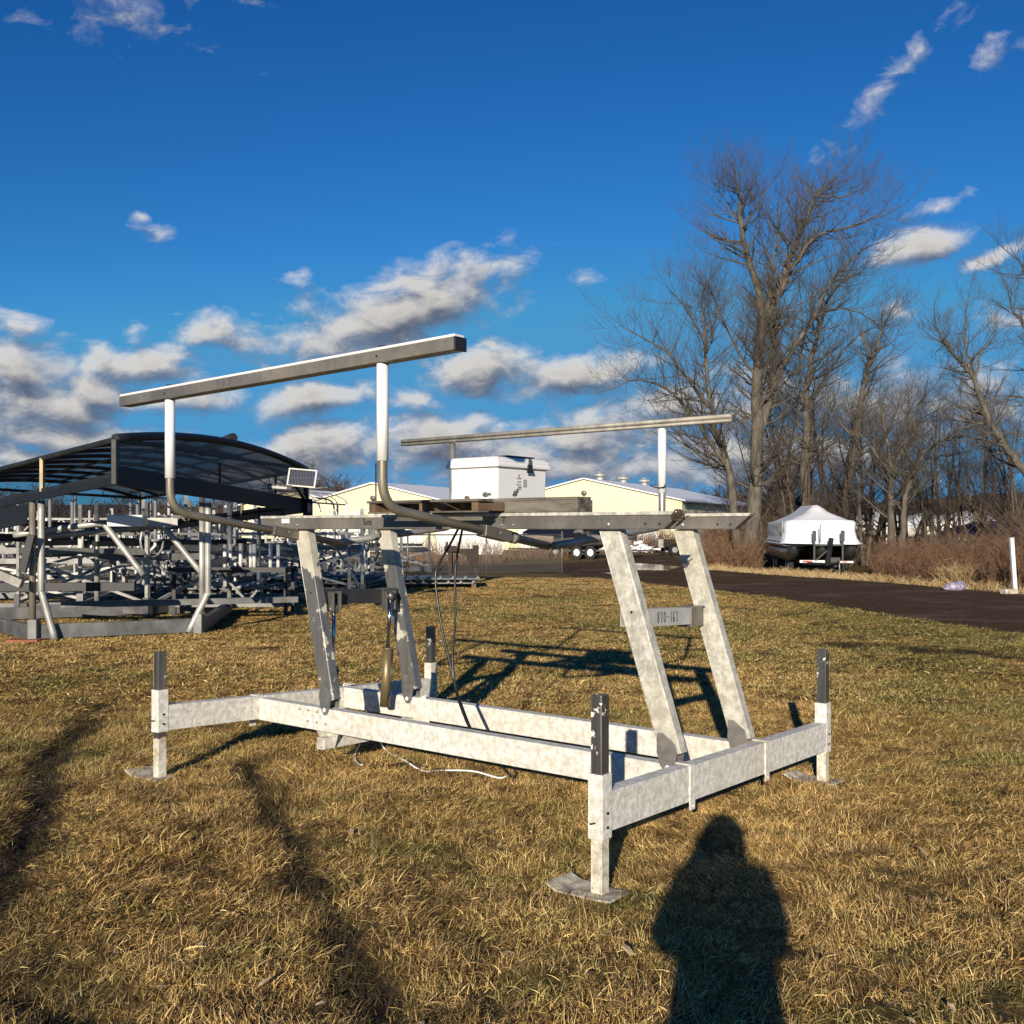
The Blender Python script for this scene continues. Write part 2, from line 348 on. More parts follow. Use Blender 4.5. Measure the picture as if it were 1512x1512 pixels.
# grass blades -------------------------------------------------------------
def clump(i,nb,rad,lmin,lmax,w,lean):
    rs=np.random.RandomState(100+i); V=[];Fc=[];rn=[]
    for k in range(nb):
        a=rs.rand()*2*PI; r=rad*math.sqrt(rs.rand()); x,y=r*math.cos(a),r*math.sin(a)
        L=lmin+(lmax-lmin)*rs.rand()**1.5; dirn=rs.normal(0,.85)+ (0 if rs.rand()<.75 else rs.rand()*6.28); 
        th=R(lean)+rs.normal(0,.3); th=max(.1,min(1.5,th)); ww=w*(.6+.8*rs.rand())
        dx,dy=math.cos(dirn),math.sin(dirn); sx,sy=-dy,dx; tw=rs.normal(0,.6); 
        px,py,pz=x,y,-.006; t=th*.8; segs=3; base=len(V)
        for s in range(segs+1):
            f=1-s/segs*.85; wv=ww*f
            V.append((px-sx*wv/2,py-sy*wv/2,pz-tw*wv/2)); V.append((px+sx*wv/2,py+sy*wv/2,pz+tw*wv/2))
            px+=dx*math.sin(t)*L/segs; py+=dy*math.sin(t)*L/segs; pz+=math.cos(t)*L/segs; t=min(1.60,t+th*.22)
        for s in range(segs): Fc.append((base+2*s,base+2*s+1,base+2*s+3,base+2*s+2))
        q=rs.rand(); rn+= [q]*((segs+1)*2)
    me=bpy.data.meshes.new('grass_tuft'); me.from_pydata(V,[],Fc); me.materials.append(M['grass'])
    at_=me.attributes.new('rnd','FLOAT','POINT'); at_.data.foreach_set('value',rn)
    return bpy.data.objects.new('grass_tuft',me)
def inroad(x,y): 
    c=False; n=len(ROADP); j=n-1
    for i in range(n):
        xi,yi=ROADP[i].x,ROADP[i].y; xj,yj=ROADP[j].x,ROADP[j].y
        if (yi>y)!=(yj>y) and x<(xj-xi)*(y-yi)/(yj-yi)+xi: c=not c
        j=i
    return c
def scatter(name,label,protos,pts,rots,scl,mu):
    me=bpy.data.meshes.new(name); me.from_pydata(pts,[],[])
    a=me.attributes.new('rz','FLOAT_VECTOR','POINT'); a.data.foreach_set('vector',np.array(rots,dtype=np.float32).ravel())
    a=me.attributes.new('sc','FLOAT','POINT'); a.data.foreach_set('value',np.array(scl,dtype=np.float32))
    a=me.attributes.new('mudi','FLOAT','POINT'); a.data.foreach_set('value',np.array(mu,dtype=np.float32))
    o=bpy.data.objects.new(name,me); COL.objects.link(o); tag(o,label,'grass',kind='stuff')
    ng=bpy.data.node_groups.new(name,'GeometryNodeTree'); ng.interface.new_socket('Geometry',in_out='INPUT',socket_type='NodeSocketGeometry'); ng.interface.new_socket('Geometry',in_out='OUTPUT',socket_type='NodeSocketGeometry')
    gi=ng.nodes.new('NodeGroupInput'); go=ng.nodes.new('NodeGroupOutput'); ip=ng.nodes.new('GeometryNodeInstanceOnPoints'); L=ng.links.new
    cc=bpy.data.collections.new(name+'_tufts')
    for p in protos: cc.objects.link(p)
    ci=ng.nodes.new('GeometryNodeCollectionInfo'); ci.inputs['Collection'].default_value=cc; ci.inputs['Separate Children'].default_value=True; ci.inputs['Reset Children'].default_value=True
    ra=ng.nodes.new('GeometryNodeInputNamedAttribute'); ra.data_type='FLOAT_VECTOR'; ra.inputs[0].default_value='rz'
    sa=ng.nodes.new('GeometryNodeInputNamedAttribute'); sa.data_type='FLOAT'; sa.inputs[0].default_value='sc'
    L(gi.outputs[0],ip.inputs['Points']); L(ci.outputs[0],ip.inputs['Instance']); ip.inputs['Pick Instance'].default_value=True
    L(ra.outputs[0],ip.inputs['Rotation']); L(sa.outputs[0],ip.inputs['Scale'])
    L(ip.outputs[0],go.inputs[0]); md=o.modifiers.new('g','NODES'); md.node_group=ng
    return o
def fieldrot(x,y):
    return 3.0*noise.noise(Vector((x*.55,y*.55,5)))+1.6*noise.noise(Vector((x*1.9,y*1.9,2)))+.6
def mkgrass():
    near=[clump(i,40,.07,.02,.068,.0028,60+11*(i%3)) for i in range(9)]
    far=[clump(20+i,100,.20,.025,.07,.008,62+10*(i%3)) for i in range(5)]
    P=[];Rt=[];Sc=[];Mu=[]
    for _ in range(52000):
        y=2.4+6.6*math.sqrt(random.random()) if random.random()<.8 else 2.4+6.6*random.random()
        x=random.uniform(-1,1)*(.56*y+.25)
        mu_=mudv(x,y)
        if random.random()<mu_*.6: continue
        if any(abs((x-fx)*-.784+(y-fy)*.62)<.20 and abs((x-fx)*.62+(y-fy)*.784)<.085 for fx,fy in FEET) and random.random()<.93: continue
        c=noise.noise(Vector((x*2.6,y*2.6,4)))
        if random.random()< .14-c*.85 : continue
        Mu.append(mu_); P.append((x,y,gz(x,y))); Rt.append((random.gauss(0,.12),random.gauss(0,.12),fieldrot(x,y)+random.gauss(0,.45))); Sc.append((.75+.5*random.random())*(1+.5*c)*(.7 if random.random()<.3 else 1))
    scatter('grass','short dry winter grass in the foreground around the lift',near,P,Rt,Sc,Mu)
    P=[];Rt=[];Sc=[];Mu=[]
    for _ in range(26000):
        y=8.6+24*random.random()**1.35; x=random.uniform(-1,1)*(.56*y+.5)
        if y>14.5 and inroad(x,y): continue
        mu_=mudv(x,y) if y<17 else 0
        if random.random()<mu_*.8: continue
        Mu.append(mu_); P.append((x,y,gz(x,y))); Rt.append((0,0,fieldrot(x*.5,y*.5)+random.gauss(0,.6))); Sc.append(.6+.5*random.random()+ .25*noise.noise(Vector((x*.8,y*.8,4))))
    scatter('lawn_grass','mown brown lawn grass further back up to the dirt road',far,P,Rt,Sc,Mu)
mkgrass()
def leaves():
    rs=random.Random(77); V=[];Fc=[]
    for _ in range(170):
        y=2.6+9*rs.random(); x=rs.uniform(-1,1)*(.55*y); z=gz(x,y)+.022+.02*rs.random(); s=.010+.016*rs.random(); a=rs.random()*6.28; t=rs.gauss(0,.4)
        b=len(V)
        for k,(u,v) in enumerate(((-1,0),(-.3,.55),(.7,.35),(1.1,0),(.6,-.4),(-.4,-.5))):
            V.append((x+s*(u*math.cos(a)-v*math.sin(a)),y+s*(u*math.sin(a)+v*math.cos(a)),z+s*(t*u+.35*abs(v))))
        Fc.append(tuple(range(b,b+6)))
    m=bark('dry_leaf_brown',(.22,.12,.06),(.55,.42,.27)); o=MB().add(V,Fc).build('fallen_leaves',m); tag(o,'small dry fallen leaves scattered over the foreground grass','leaves',kind='stuff')
leaves()
#@@PART2
# ---------------------------------------------------------------- the main boat lift
NX,NY=.372,4.332; UA=R(141.6); VA=R(51.6)
ud=Vector((math.cos(UA),math.sin(UA),0)); vd=Vector((math.cos(VA),math.sin(VA),0))
def L(u,v,z): return (u,-v,z)
def onu(px,py,u):
    r=Vector(((px-756)/F,1,-(py-781)/F)); N0=Vector((NX,NY,0)); t=(u+N0.dot(ud))/(Vector((r.x,r.y,0)).dot(ud)); p=r*t; q=Vector((p.x,p.y,0))-N0; return (q.dot(vd),p.z+H)
def onv(px,py,v):
    r=Vector(((px-756)/F,1,-(py-781)/F)); N0=Vector((NX,NY,0)); t=(v+N0.dot(vd))/(Vector((r.x,r.y,0)).dot(vd)); p=r*t; q=Vector((p.x,p.y,0))-N0; return (q.dot(ud),p.z+H)
LEN=3.264; WID=2.46
lift=empty('boat_lift',(NX,NY,0),UA,'large weathered aluminium boat lift standing alone on the lawn in the foreground','boat lift')
def fb(u0,u1,v0,v1,z0,z1,name,m,bevel=.004,parent=None):
    return MB().bb(u0,u1,-v0,-v1,z0,z1).build(name,m,parent or lift,bevel)
def ctube(mb,a,b,w,h,m=0,open_=True,th=.005,up=(0,0,1)):
    """hollow box tube a->b"""
    a=Vector(a);b=Vector(b); z=(b-a).normalized(); x=Vector(up).cross(z); x.normalize(); y=z.cross(x)
    for s in(-1,1):
        mb.bar(a+x*s*(w/2-th/2),b+x*s*(w/2-th/2),th,h,up,m); mb.bar(a+y*s*(h/2-th/2),b+y*s*(h/2-th/2),w-2*th,th,up,m)
    return mb
tz=lambda v:-.028*v
# cross beams (near end u=0, far end u=LEN)
for u,flip in ((0,1),(LEN,-1)):
    mb=MB(); zt=.44 if u==0 else .455; zb=.272 if u==0 else .30
    a=L(u,.035,(zt+zb)/2); b=L(u,WID-.035,(zt+zb)/2+tz(WID)*(1 if u==0 else 1.6))
    ctube(mb,a,b,.07,zt-zb,th=.006,up=(0,0,1)); mb.build('cross_beam',M['white_alu'],lift,.003)
# long rails
for v in(.76,1.525):
    mb=MB(); zt=.432+tz(v); zb=.285+tz(v)
    mb.bb(.037,LEN-.037,-(v-.038),-(v+.038),zb,zt)
    mb.build('side_rail',M['white_alu'],lift,.005)
# joint straps where rails meet the cross beams
for u,s in((0,-1),(LEN,1)):
    for v in(.735,1.575):
        mb=MB(); z=tz(v); x=u+s*.039
        mb.bb(x-.004,x+.004,-(v-.024),-(v+.024),.232+z,.443+z); mb.bb(u-.04,u+.04,-(v-.024),-(v+.024),.444+z,.450+z)
        mb.sph(L(x+s*.004,v,.25+z),.007,8,5)
        mb.build('joint_strap',M['white_alu'],lift,.002)
# bolts on near rail left end + rail
for i in range(3):
    MB().sph(L(2.80-.085*i,.719,.385),.009,8,5).build('bolt',M['tube_grey'],lift); MB().sph(L(2.72-.085*i,.719,.315),.009,8,5).build('bolt',M['tube_grey'],lift)
# corner legs
def corner(u,v,top,st,sb,name='corner_leg',shine=0,facev=1):
    leg=MB(); ctube(leg,L(u,v,.012),L(u,v,top),.056,.056,th=.005,up=(0,1,0))
    o=leg.build(name,M['post_mix'],lift,.002)
    sl=MB(); ctube(sl,L(u,v,sb),L(u,v,st),.074,.074,th=.008,up=(0,1,0)); sl.build('sleeve',M['white_alu'],o,.003)
    for z in (sb+.05,sb+.11): MB().tube([L(u-.036,v,z),L(u-.042,v,z)],.007,8).build('bolt',M['dsteel'],o)
    MB().tube([L(u,v-.036,sb+.07),L(u,v-.075,sb+.075)],.004,6).build('bolt',M['dsteel'],o)
    pad=MB(); # bent foot plate
    prof=[(-.10,.014),(-.03,.010),(.10,.012),(.15,.016),(.20,.034)]
    vs=[];fs=[]
    for i,(x,z) in enumerate(prof):
        for y in(-.075,.075): vs.append((u+x, -v+y+.012*i*(1 if y>0 else 0), z+(.012 if (i==4 and y>0) else 0)))
    for i in range(len(prof)-1): fs.append((2*i,2*i+1,2*i+3,2*i+2))
    pad.add(vs,fs); pad.build('foot_plate',M['plate'],o,0,None,.008)
    return o
def postmix():
    m,nt,b=nm('post_bare_and_chalky'); tc=N(nt,'ShaderNodeTexCoord').outputs['Object']; sp=N(nt,'ShaderNodeSeparateXYZ'); nt.links.new(tc,sp.inputs[0])
    f=noi(nt,tc,14,6,.7); f2=noi(nt,tc,45,4,.7)
    chalk=mix(nt,ramp(nt,f,[(.4,0.),(.6,1.)]),(.42,.38,.28),(.72,.69,.60)); chalk=mix(nt,ramp(nt,f2,[(.58,0.),(.66,.7)]),chalk,(.20,.12,.07))
    bare=mix(nt,ramp(nt,noi(nt,vscale(nt,tc,(30,30,3)),1,4),[(.3,0.),(.7,1.)]),(.15,.14,.13),(.25,.235,.22))
    lo=mth(nt,'LESS_THAN',mth(nt,'MULTIPLY_ADD',f,.10,sp.outputs[2]),.30)   # chalky near the foot
    sp2=mth(nt,'GREATER_THAN',mth(nt,'MULTIPLY_ADD',mth(nt,'GREATER_THAN',sp.outputs[2],.62),.055,f),.645)
    k=mth(nt,'MAXIMUM',lo,sp2); nt.links.new(mix(nt,k,bare,chalk),b.inputs['Base Color'])
    nt.links.new(mth(nt,'MULTIPLY_ADD',k,-.75,.8),b.inputs['Metallic']); nt.links.new(mth(nt,'MULTIPLY_ADD',k,.3,.36),b.inputs['Roughness'])
    return m
M['post_mix']=postmix(); M['plate']=simple('muddy_steel_plate',(.66,.61,.50),.8,.1,.5,14,(.20,.15,.09),.3,60)
corner(0,0,.849,.518,.243); corner(LEN,0,.789,.554,.293); corner(0,WID,.812,.49,.19,facev=-1); corner(LEN,WID,.762,.47,.2,facev=-1)
# tilting legs
def tleg(pu,pz,v,tu,m,rungbolt=True):
    mb=MB(); a=Vector(L(pu+.022,v,pz+.012)); b=Vector(L(tu,v,1.555)); piv=a.copy(); d=(b-a).normalized(); a=a+d*.052-Vector((d.z,0,-d.x))*.028; d=(b-a).normalized()
    mb.bar(a,b-d*.0,.105,.058,(0,1,0)) if False else None
    ctube(mb,a,b,.118,.062,th=.006,up=(0,1,0))
    o=mb.build('swing_leg',m,lift,.003)
    # pivot plates (both sides)
    for s in(-1,1):
        p=MB(); px=Vector((d.z,0,-d.x)) # perpendicular in plane
        c=piv
        def Q(al,ac): q=c+d*al-px*ac; return (q.x,q.z)
        poly=[Q(-.030,-.022),Q(-.034,.010),Q(-.012,.034),Q(.06,.070),Q(.10,.072),Q(.165,.022),Q(.172,-.010),Q(.085,-.040),Q(.02,-.040)]
        yy=-v+s*.036
        p.prism(poly,yy-.004,yy+.004)
        p.tube([(c.x,yy-.009,c.z),(c.x,yy+.009,c.z)],.013,10)
        pp=p.build('pivot_plate',M['plategrey'],o,.002)
        if s>0: MB().sph((c.x,yy+.010,c.z),(.015,.008,.015),10,6).build('pivot_bolt',M['white_cap'],pp)
    bo=MB(); q=a+d*.93*0+(b-a)*.62; bo.tube([(q.x+.0,-v+.029,q.z),(q.x,-v+.034,q.z)],.007,8,cap=True)
    bo.build('bolt_hole',M['black'],o)
    return o,d
M['plategrey']=oxid('grey_pivot_plate',(.19,.185,.18),(.12,.118,.115),rough=.55,metal=.3,bscale=20)
tleg(.062,.383,.76,.43,M['leg']); tleg(.062,.335,1.515,.43,M['leg']); tleg(2.535,.391,.76,2.80,M['leg_dark']); tleg(2.545,.365,1.515,2.81,M['leg_dark'])
# rungs between legs
def rung(u,z0,z1,v0,v1,m,tm=M['bare'],text=False):
    mb=MB(); ctube(mb,L(u,v0,(z0+z1)/2+.035),L(u,v1,(z0+z1)/2-.0),.07,z1-z0,th=.005)
    o=mb.build('cross_tube',m,lift,.003)
    for vv in(v1-.06,):
        k=MB(); k.box(L(u,vv,(z0+z1)/2),(.085,.14,z1-z0+.02)); k.build('collar',tm,o,.003)
    return o
r1=rung(.335,1.025,1.115,.745,1.47,simple('pale_grey_tube',(.52,.51,.47),.55,.15,.18,14))
# handwritten 870-163 on the face towards -u
def strokes():
    D={'8':[[(.75,.85),(.45,1),(.15,.8),(.3,.6),(.65,.4),(.7,.15),(.4,0),(.1,.2),(.3,.45),(.7,.75),(.75,.85)]],'7':[[(.05,.95),(.7,.95),(.35,0)]],'0':[[(.4,1),(.12,.7),(.12,.25),(.4,0),(.7,.3),(.7,.7),(.4,1)]],
       '-':[[(.1,.5),(.75,.55)]],'1':[[(.4,1),(.4,0)]],'6':[[(.6,1),(.25,.6),(.15,.2),(.4,0),(.7,.2),(.6,.45),(.2,.35)]],'3':[[(.1,.9),(.45,1),(.65,.8),(.3,.55),(.7,.35),(.5,.02),(.1,.1)]]}
    return D
mb=MB(); D=strokes(); cw=.0335; hh=.056; v=.985
for ch in '870-163':
    for st in D[ch]:
        pts=[(.335-.0362, -(v+x*cw*.82), 1.045+ .03*(1-(v-.7)/.77) + y*hh - .0) for x,y in st]
        # smooth
        mb.tube(pts,.0019,4,cap=True)
    v+=cw*(1.0 if ch!='1' else .8)
mb.build('marker_number',M['black'],r1)
r2=rung(2.69,1.035,1.13,.74,1.45,simple('shade_dark_tube',(.06,.06,.065),.5,.4,.3,6))  # left tube: shade on it is put into the near-black base colour
k=MB(); k.box(L(2.63,1.32,1.06),(.05,.016,.13)); k.box(L(2.63,1.40,1.06),(.05,.016,.13)); k.build('clevis',M['bare'],r2,.003)
k=MB(); k.box(L(2.63,.84,1.08),(.05,.016,.13)); k.box(L(2.63,.90,1.08),(.05,.016,.13)); k.build('clevis',M['bare'],r2,.003)
# hydraulic cylinders
for (v_,tp,bt) in ((1.36,(577,880),(568,1043)),(.87,None,None)):
    if tp:
        ut,zt=onv(*tp,v_); ub,zb=onv(*bt,v_)
    else: ut,zt,ub,zb=2.64,1.03,2.66,.22
    A=Vector(L(ut,v_,zt)); B=Vector(L(ub,v_,zb)); mid=B.lerp(A,.52)
    o=MB().tube([B,mid],.034,16).tube([mid,mid+(A-B).normalized()*.012],.036,16).build('hydraulic_cylinder',M['brass'],lift)
    MB().tube([mid,A],.014,12).build('piston_rod',M['chrome'],o)
    MB().tube([A+Vector((0,-.05,0)),A+Vector((0,.05,0))],.016,10).sph(A,(.03,.03,.034),12,8).build('rod_eye',M['bare'],o)
    MB().tube([mid+Vector((-.045,.0,0)),B.lerp(mid,.3)+Vector((-.045,0,0)),B+Vector((-.02,0,0))],.006,6).build('oil_line',M['rubber'],o)
# lower cross member that carries the cylinders
mb=MB(); ctube(mb,L(2.60,.72,.185),L(2.60,1.60,.165),.07,.07,th=.006); o=mb.build('lower_cross_member',M['white_alu'],lift,.003)
for v_ in (.76,1.525):
    mb=MB(); mb.prism([(2.50,.30),(2.56,.145),(2.66,.145),(2.78,.30)],-v_-.048,-v_-.041); mb.build('hanger_plate',M['leg'],lift,.002)
mb=MB(); mb.prism([(2.40,.42),(2.36,.20),(2.50,.16),(2.54,.36)],-1.485+.0,-1.478); mb.build('gusset_plate',M['white_alu'],lift,.002)
# carriage beams
def cbeam(v,u0,u1,txt=None):
    zb,zt=1.552,1.636
    mb=MB(); y=-v
    # web
    mb.prism([(u1,zb),(u1,zt-.018),(u0+.016,zt-.018),(u0+.096,zb)],y-.028,y+.028)
    mb.prism([(u1,zb-.004),(u1,zb),(u0+.09,zb),(u0+.094,zb-.004)],y-.036,y+.036)
    o=mb.build('carriage_beam',M['beam'],lift,.002)
    ca=MB(); ca.prism([(u1-.002,zt-.018),(u1-.002,zt),(u0,zt),(u0+.016,zt-.018)],y-.036,y+.036); ca.build('top_flange',M['leg'],o,.003)
    e=MB(); e.prism([(u0+.001,zt-.02),(u0-.012,zt-.02),(u0+.07,zb),(u0+.086,zb)],y-.034,y-.028); e.build('end_lip',M['bare'],o,.001)
    for (uu,zz,rr) in ((.415,1.572,.014),(2.80,1.575,.010),(3.14,1.568,.008),(3.09,1.568,.006),(1.02,1.572,.007),(1.10,1.572,.007)):
        MB().sph(L(uu,v-.030,zz),(rr,.008,rr),10,6).build('bolt',M['tube_grey'],o)
    for uu in(.12,.20): MB().tube([L(uu,v-.028,1.575),L(uu,v-.0295,1.575)],.0065,8).build('bolt_hole',M['black'],o)
    return o
b1=cbeam(.73,0,3.175); b2=cbeam(1.49,.0,3.175)
k=MB(); k.bb(2.88,2.96,-.73+.0285,-.73+.0295,1.588,1.616); k.build('paper_sticker',M['white_cap'],b1)
Mt=lambda u,v,z: Matrix.Translation(L(u,v,z))@Matrix.Rotation(PI,4,'Z')@Matrix.Rotation(PI/2,4,'X')
text_mesh('Suns',.055,'lettering',M['black'],b1,Mt(2.19,.7012,1.575),.0,.0005,.0006,.78)
text_mesh('T',.055,'lettering',M['black'],b1,Mt(1.10,.7012,1.578),.0,.0005,.0006,.78)
# V guide arms with poles
def guide(u,vn,sgn,ptop,pvcz,m,mp):
    """bent arm: sgn -1 near side, +1 far side"""
    vc=1.12; vx=vc+sgn*.06*-1*0
    bend=.13 if sgn<0 else .09; z0=1.655 if sgn<0 else 1.565
    # straight from centre vertex outward
    P0=Vector(L(u,vc-.10*sgn*-1*0,1.452)); P1=Vector(L(u,vn,z0)); up=Vector((0,0,1))
    d=(P0-P1).normalized(); pts=[Vector(L(u,vn,ptop)),P1+up*(bend)]
    for t in (.12,.25,.4,.55,.7,.85): 
        a=P1+up*bend; b=P1+d*bend; pts.append(a*(1-t)**2+P1*2*t*(1-t)+b*t*t)
    pts.append(P1+d*bend); q=pts+[P0]
    o=MB().tube(q,.0235,16).build('guide_arm',m,lift)
    if pvcz: MB().tube([Vector(L(u,vn,pvcz)),Vector(L(u,vn,ptop-.002))],.0285,18).build('white_sleeve',mp,o)
    return o
Un,Uf=1.10,2.85
g1=guide(Un,-.2,-1,2.335,1.872,M['tube_tan'],M['pvc']); g2=guide(Uf,-.2,-1,2.30,1.845,M['tube_tan'],M['pvc'])
g3=guide(1.06,2.35,1,2.222,1.79,M['tube_grey'],M['pvc']); g4=guide(2.93,2.35,1,2.217,None,M['tube_grey'],M['pvc'])
# sockets / clamps under the beams
for u in(Un,Uf):
    for v_,s in((.62,1),(1.62,-1)):
        z=1.655-(abs(v_-(-.2 if s>0 else 2.35)))*(.203/1.32)+.0
        dz=-.154*s
        o=MB().bar(L(u,v_-.09*s,z+.0139),L(u,v_+.13*s,z-.02),.066,.062).build('arm_socket',M['bare'],lift,.004)
        MB().tube([L(u-.04,v_+.03*s,z),L(u+.04,v_+.03*s,z)],.010,8).bb(u-.03,u+.03,-(v_+.06*s)-.02,-(v_+.06*s)+.02,z,1.552).build('hanger_bracket',M['plategrey'],o,.002)
        MB().tube([L(u,v_+.16*s,z-.024),L(u,v_+.20*s,z-.030)],.033,14).build('pipe_clamp',M['tube_grey'],o)
# top bars
M['beam2']=oxid('dull_grey_bunk_tube',(.40,.375,.325),(.25,.235,.20),rough=.6,metal=.2,bscale=12)
def topbar(v,ua,za,ub,zb,hh,ww,m,cap,capend):
    a=Vector(L(ua,v,za)); b=Vector(L(ub,v,zb)); mb=MB()
    mb.bar(a,b,ww,hh); o=mb.build('guide_bunk',m,lift,.004)
    if cap: MB().bar(a+Vector((0,0,hh/2+.008)),b+Vector((0,0,hh/2+.008)),ww*.92,.014).build('white_cap_strip',M['white_cap'],o,.004)
    if capend:
        d=(b-a).normalized(); MB().bar(b-d*.002,b+d*.010,ww+.004,hh+.004).build('end_cap',M['black'],o,.003)
    return o
tb=topbar(-.2,3.33,2.322,.615,2.372,.058,.075,M['beam'],1,1)
tf=topbar(2.35,3.45,2.242,.535,2.25,.036,.07,M['bare'],0,0)
a=Vector(L(3.45,2.35-.036,2.258)); b_=Vector(L(.535,2.35-.036,2.266))
MB().tube([a,b_],.014,10).build('rub_tube',M['beam2'],tf); MB().tube([a+Vector((0,0,-.028)),b_+Vector((0,0,-.028))],.011,8).build('rub_tube',M['beam2'],tf)
for g,u,v_,z in((tb,Un,-.2,2.41),(tb,Uf,-.2,2.378),(tf,1.06,2.35,2.272),(tf,2.93,2.35,2.266)):
    MB().tube([L(u,v_,z-.006),L(u,v_,z+.008)],.020,10).build('cap_bolt',M['dsteel'],g)
    MB().tube([L(u,v_-.038,z-.045),L(u,v_-.041,z-.045)],.006,8).build('bolt',M['dsteel'],g)
# zip tie on far white sleeve
MB().tube([L(1.06+.07,2.31,1.842),L(1.06+.03,2.318,1.826),L(1.06,2.315,1.823),L(1.06-.03,2.318,1.826),L(1.06-.05,2.31,1.845)],.004,6).build('wire_tie',M['black'],g3)
# chain ball at beam end
o=MB()
for i in range(6):
    t=i*1.1; cx,cz=.012+.018*math.cos(t),1.615+.016*math.sin(t)
    pts=[Vector(L(cx+.016*math.cos(q),.69+.006*math.sin(q+i),cz+.013*math.sin(q))) for q in [j*PI/4 for j in range(9)]]; o.tube(pts,.0045,6)
o.build('chain_bundle',M['rust'],b1)
# loose items -----------------------------------------------------------
def wu(u,v,z): # lift coords to world
    p=Vector((NX,NY,0))+ud*u+vd*v; return Vector((p.x,p.y,z))
def lempty(name,u,v,z,label,cat,group=None): 
    p=wu(u,v,z); return empty(name,p,UA,label,cat,group)
pal=lempty('wooden_pallet',1.2,1.1,1.637,'weathered wooden pallet lying across the beams of the big boat lift, under the white box','pallet')
def pb(u0,u1,v0,v1,z0,z1,name,m,parent,U=1.2,V=1.1,bev=.002): return MB().bb(u0-U,u1-U,-(v0-V),-(v1-V),z0,z1).build(name,m,parent,bev)
for i,u in enumerate((1.075,1.45,1.845)): # blocks / stringers along v
    pb(u,u+(.05 if i else .045),.47,(1.62 if i else .69),.010,.058,'stringer',M['wood2'],pal)
for k in range(7):
    v_=.455+k*.175; pb(1.06 if v_<.55 else 1.245,1.90,v_,v_+.12+.02*(k%2),.0585,.072,'deck_board',M['wood'],pal)
for v_ in(.46,1.0,1.52): pb(1.065,1.895,v_,v_+.09,.0,.0095,'bottom_board',M['wood'],pal)
tim=lempty('timber_beam',.9,.77,1.637,'thick grey weathered timber lying on the lift beams right of the pallet','timber')
pb(.60,1.235,.70,.84,0,.064,'lower_timber',M['wood'],tim,.9,.77,.004); pb(.605,1.23,.705,.83,.0645,.080,'top_board',M['wood'],tim,.9,.77)
bx=lempty('power_unit_box',1.45,1.1,1.737,'white fibreglass box with a raised lid and black latch standing on the pallets','box')
def rbox(u0,u1,v0,v1,z0,z1,name,m,parent,bev,taper=0):
    mb=MB(); U,V=1.45,1.1
    vs=[(u-U,-(v-V),z0) for u,v in((u0+taper,v0+taper),(u1-taper,v0+taper),(u1-taper,v1-taper),(u0+taper,v1-taper))]+[(u-U,-(v-V),z1) for u,v in((u0,v0),(u1,v0),(u1,v1),(u0,v1))]
    mb.add(vs,[(3,2,1,0),(4,5,6,7),(0,1,5,4),(1,2,6,5),(2,3,7,6),(3,0,4,7)]); return mb.build(name,m,parent,bev)
zoff=-.028
body=rbox(1.268,1.63,.871,1.336,zoff,.172,'body',M['box'],bx,.008,.006)
lid=rbox(1.25,1.65,.85,1.357,.166,.188,'lid',M['box'],bx,.006)
mb=MB(); U,V=1.45,1.1
def ring(o_,z): return [(u-U,-(v-V),z) for u,v in((1.25+o_,.85+o_),(1.65-o_,.85+o_),(1.65-o_,1.357-o_),(1.25+o_,1.357-o_))]
vs=ring(.008,.188)+ring(.006,.208)+ring(.030,.226)+ring(.09,.231); fs=[]
for k in range(3):
    for j in range(4): fs.append((k*4+j,k*4+(j+1)%4,k*4+4+(j+1)%4,k*4+4+j))
fs.append((12,13,14,15)); mb.add(vs,fs); mb.build('lid_top',M['box'],lid,.006)
MB().bb(1.30-U,1.40-U,-(1.0-V),-(1.26-V),.232,.240).build('flat_panel',M['dsteel'],lid,.002)
la=MB(); la.prism([(-.02-(0),.0),(.02,.0),(.026,-.03),(.03,-.05),(-.035,-.05),(-.018,-.02)],0,.008,'x') 
o=la.build('latch',M['dsteel'],bx,.002); o.location=(1.243-U,-(1.145-V),.190)
MB().bb(1.245-U,1.249-U,-(1.13-V),-(1.16-V),.175,.222).build('latch_strap',M['bare'],o,.001).location=(-o.location[0],-o.location[1],-o.location[2])
st=MB()
for (v0,v1,z0,z1) in((1.045,1.085,.105,.112),(1.05,1.083,.085,.090),(1.04,1.085,.070,.073),(1.055,1.085,.055,.062),(1.045,1.085,.045,.049),(1.105,1.135,.060,.064),(1.105,1.109,.064,.098),(1.131,1.135,.064,.098),(1.105,1.135,.098,.102),(1.114,1.127,.070,.092),(1.055,1.07,.118,.130)):
    st.bb(1.266-U+.0,1.2715-U,-(v0-V),-(v1-V),z0,z1)
st.build('printed_label',simple('faded_grey_print',(.36,.36,.37),.6,0,.3,30),bx)
for (v0,z0,s) in((1.03,.02,.02),(1.05,.035,.012),(1.015,.012,.012)): MB().sph((1.268-U,-(v0-V),z0),(.002,s,s*.8),8,6).build('dirt_mark',M['plategrey'],bx)
for (u0,z0,s) in((1.50,-.005,.02),(1.36,.01,.024),(1.33,.012,.014)): MB().sph((u0-U,-(.872-V),z0),(s,.003,s*.6),8,6).build('dirt_mark',M['plategrey'],bx)
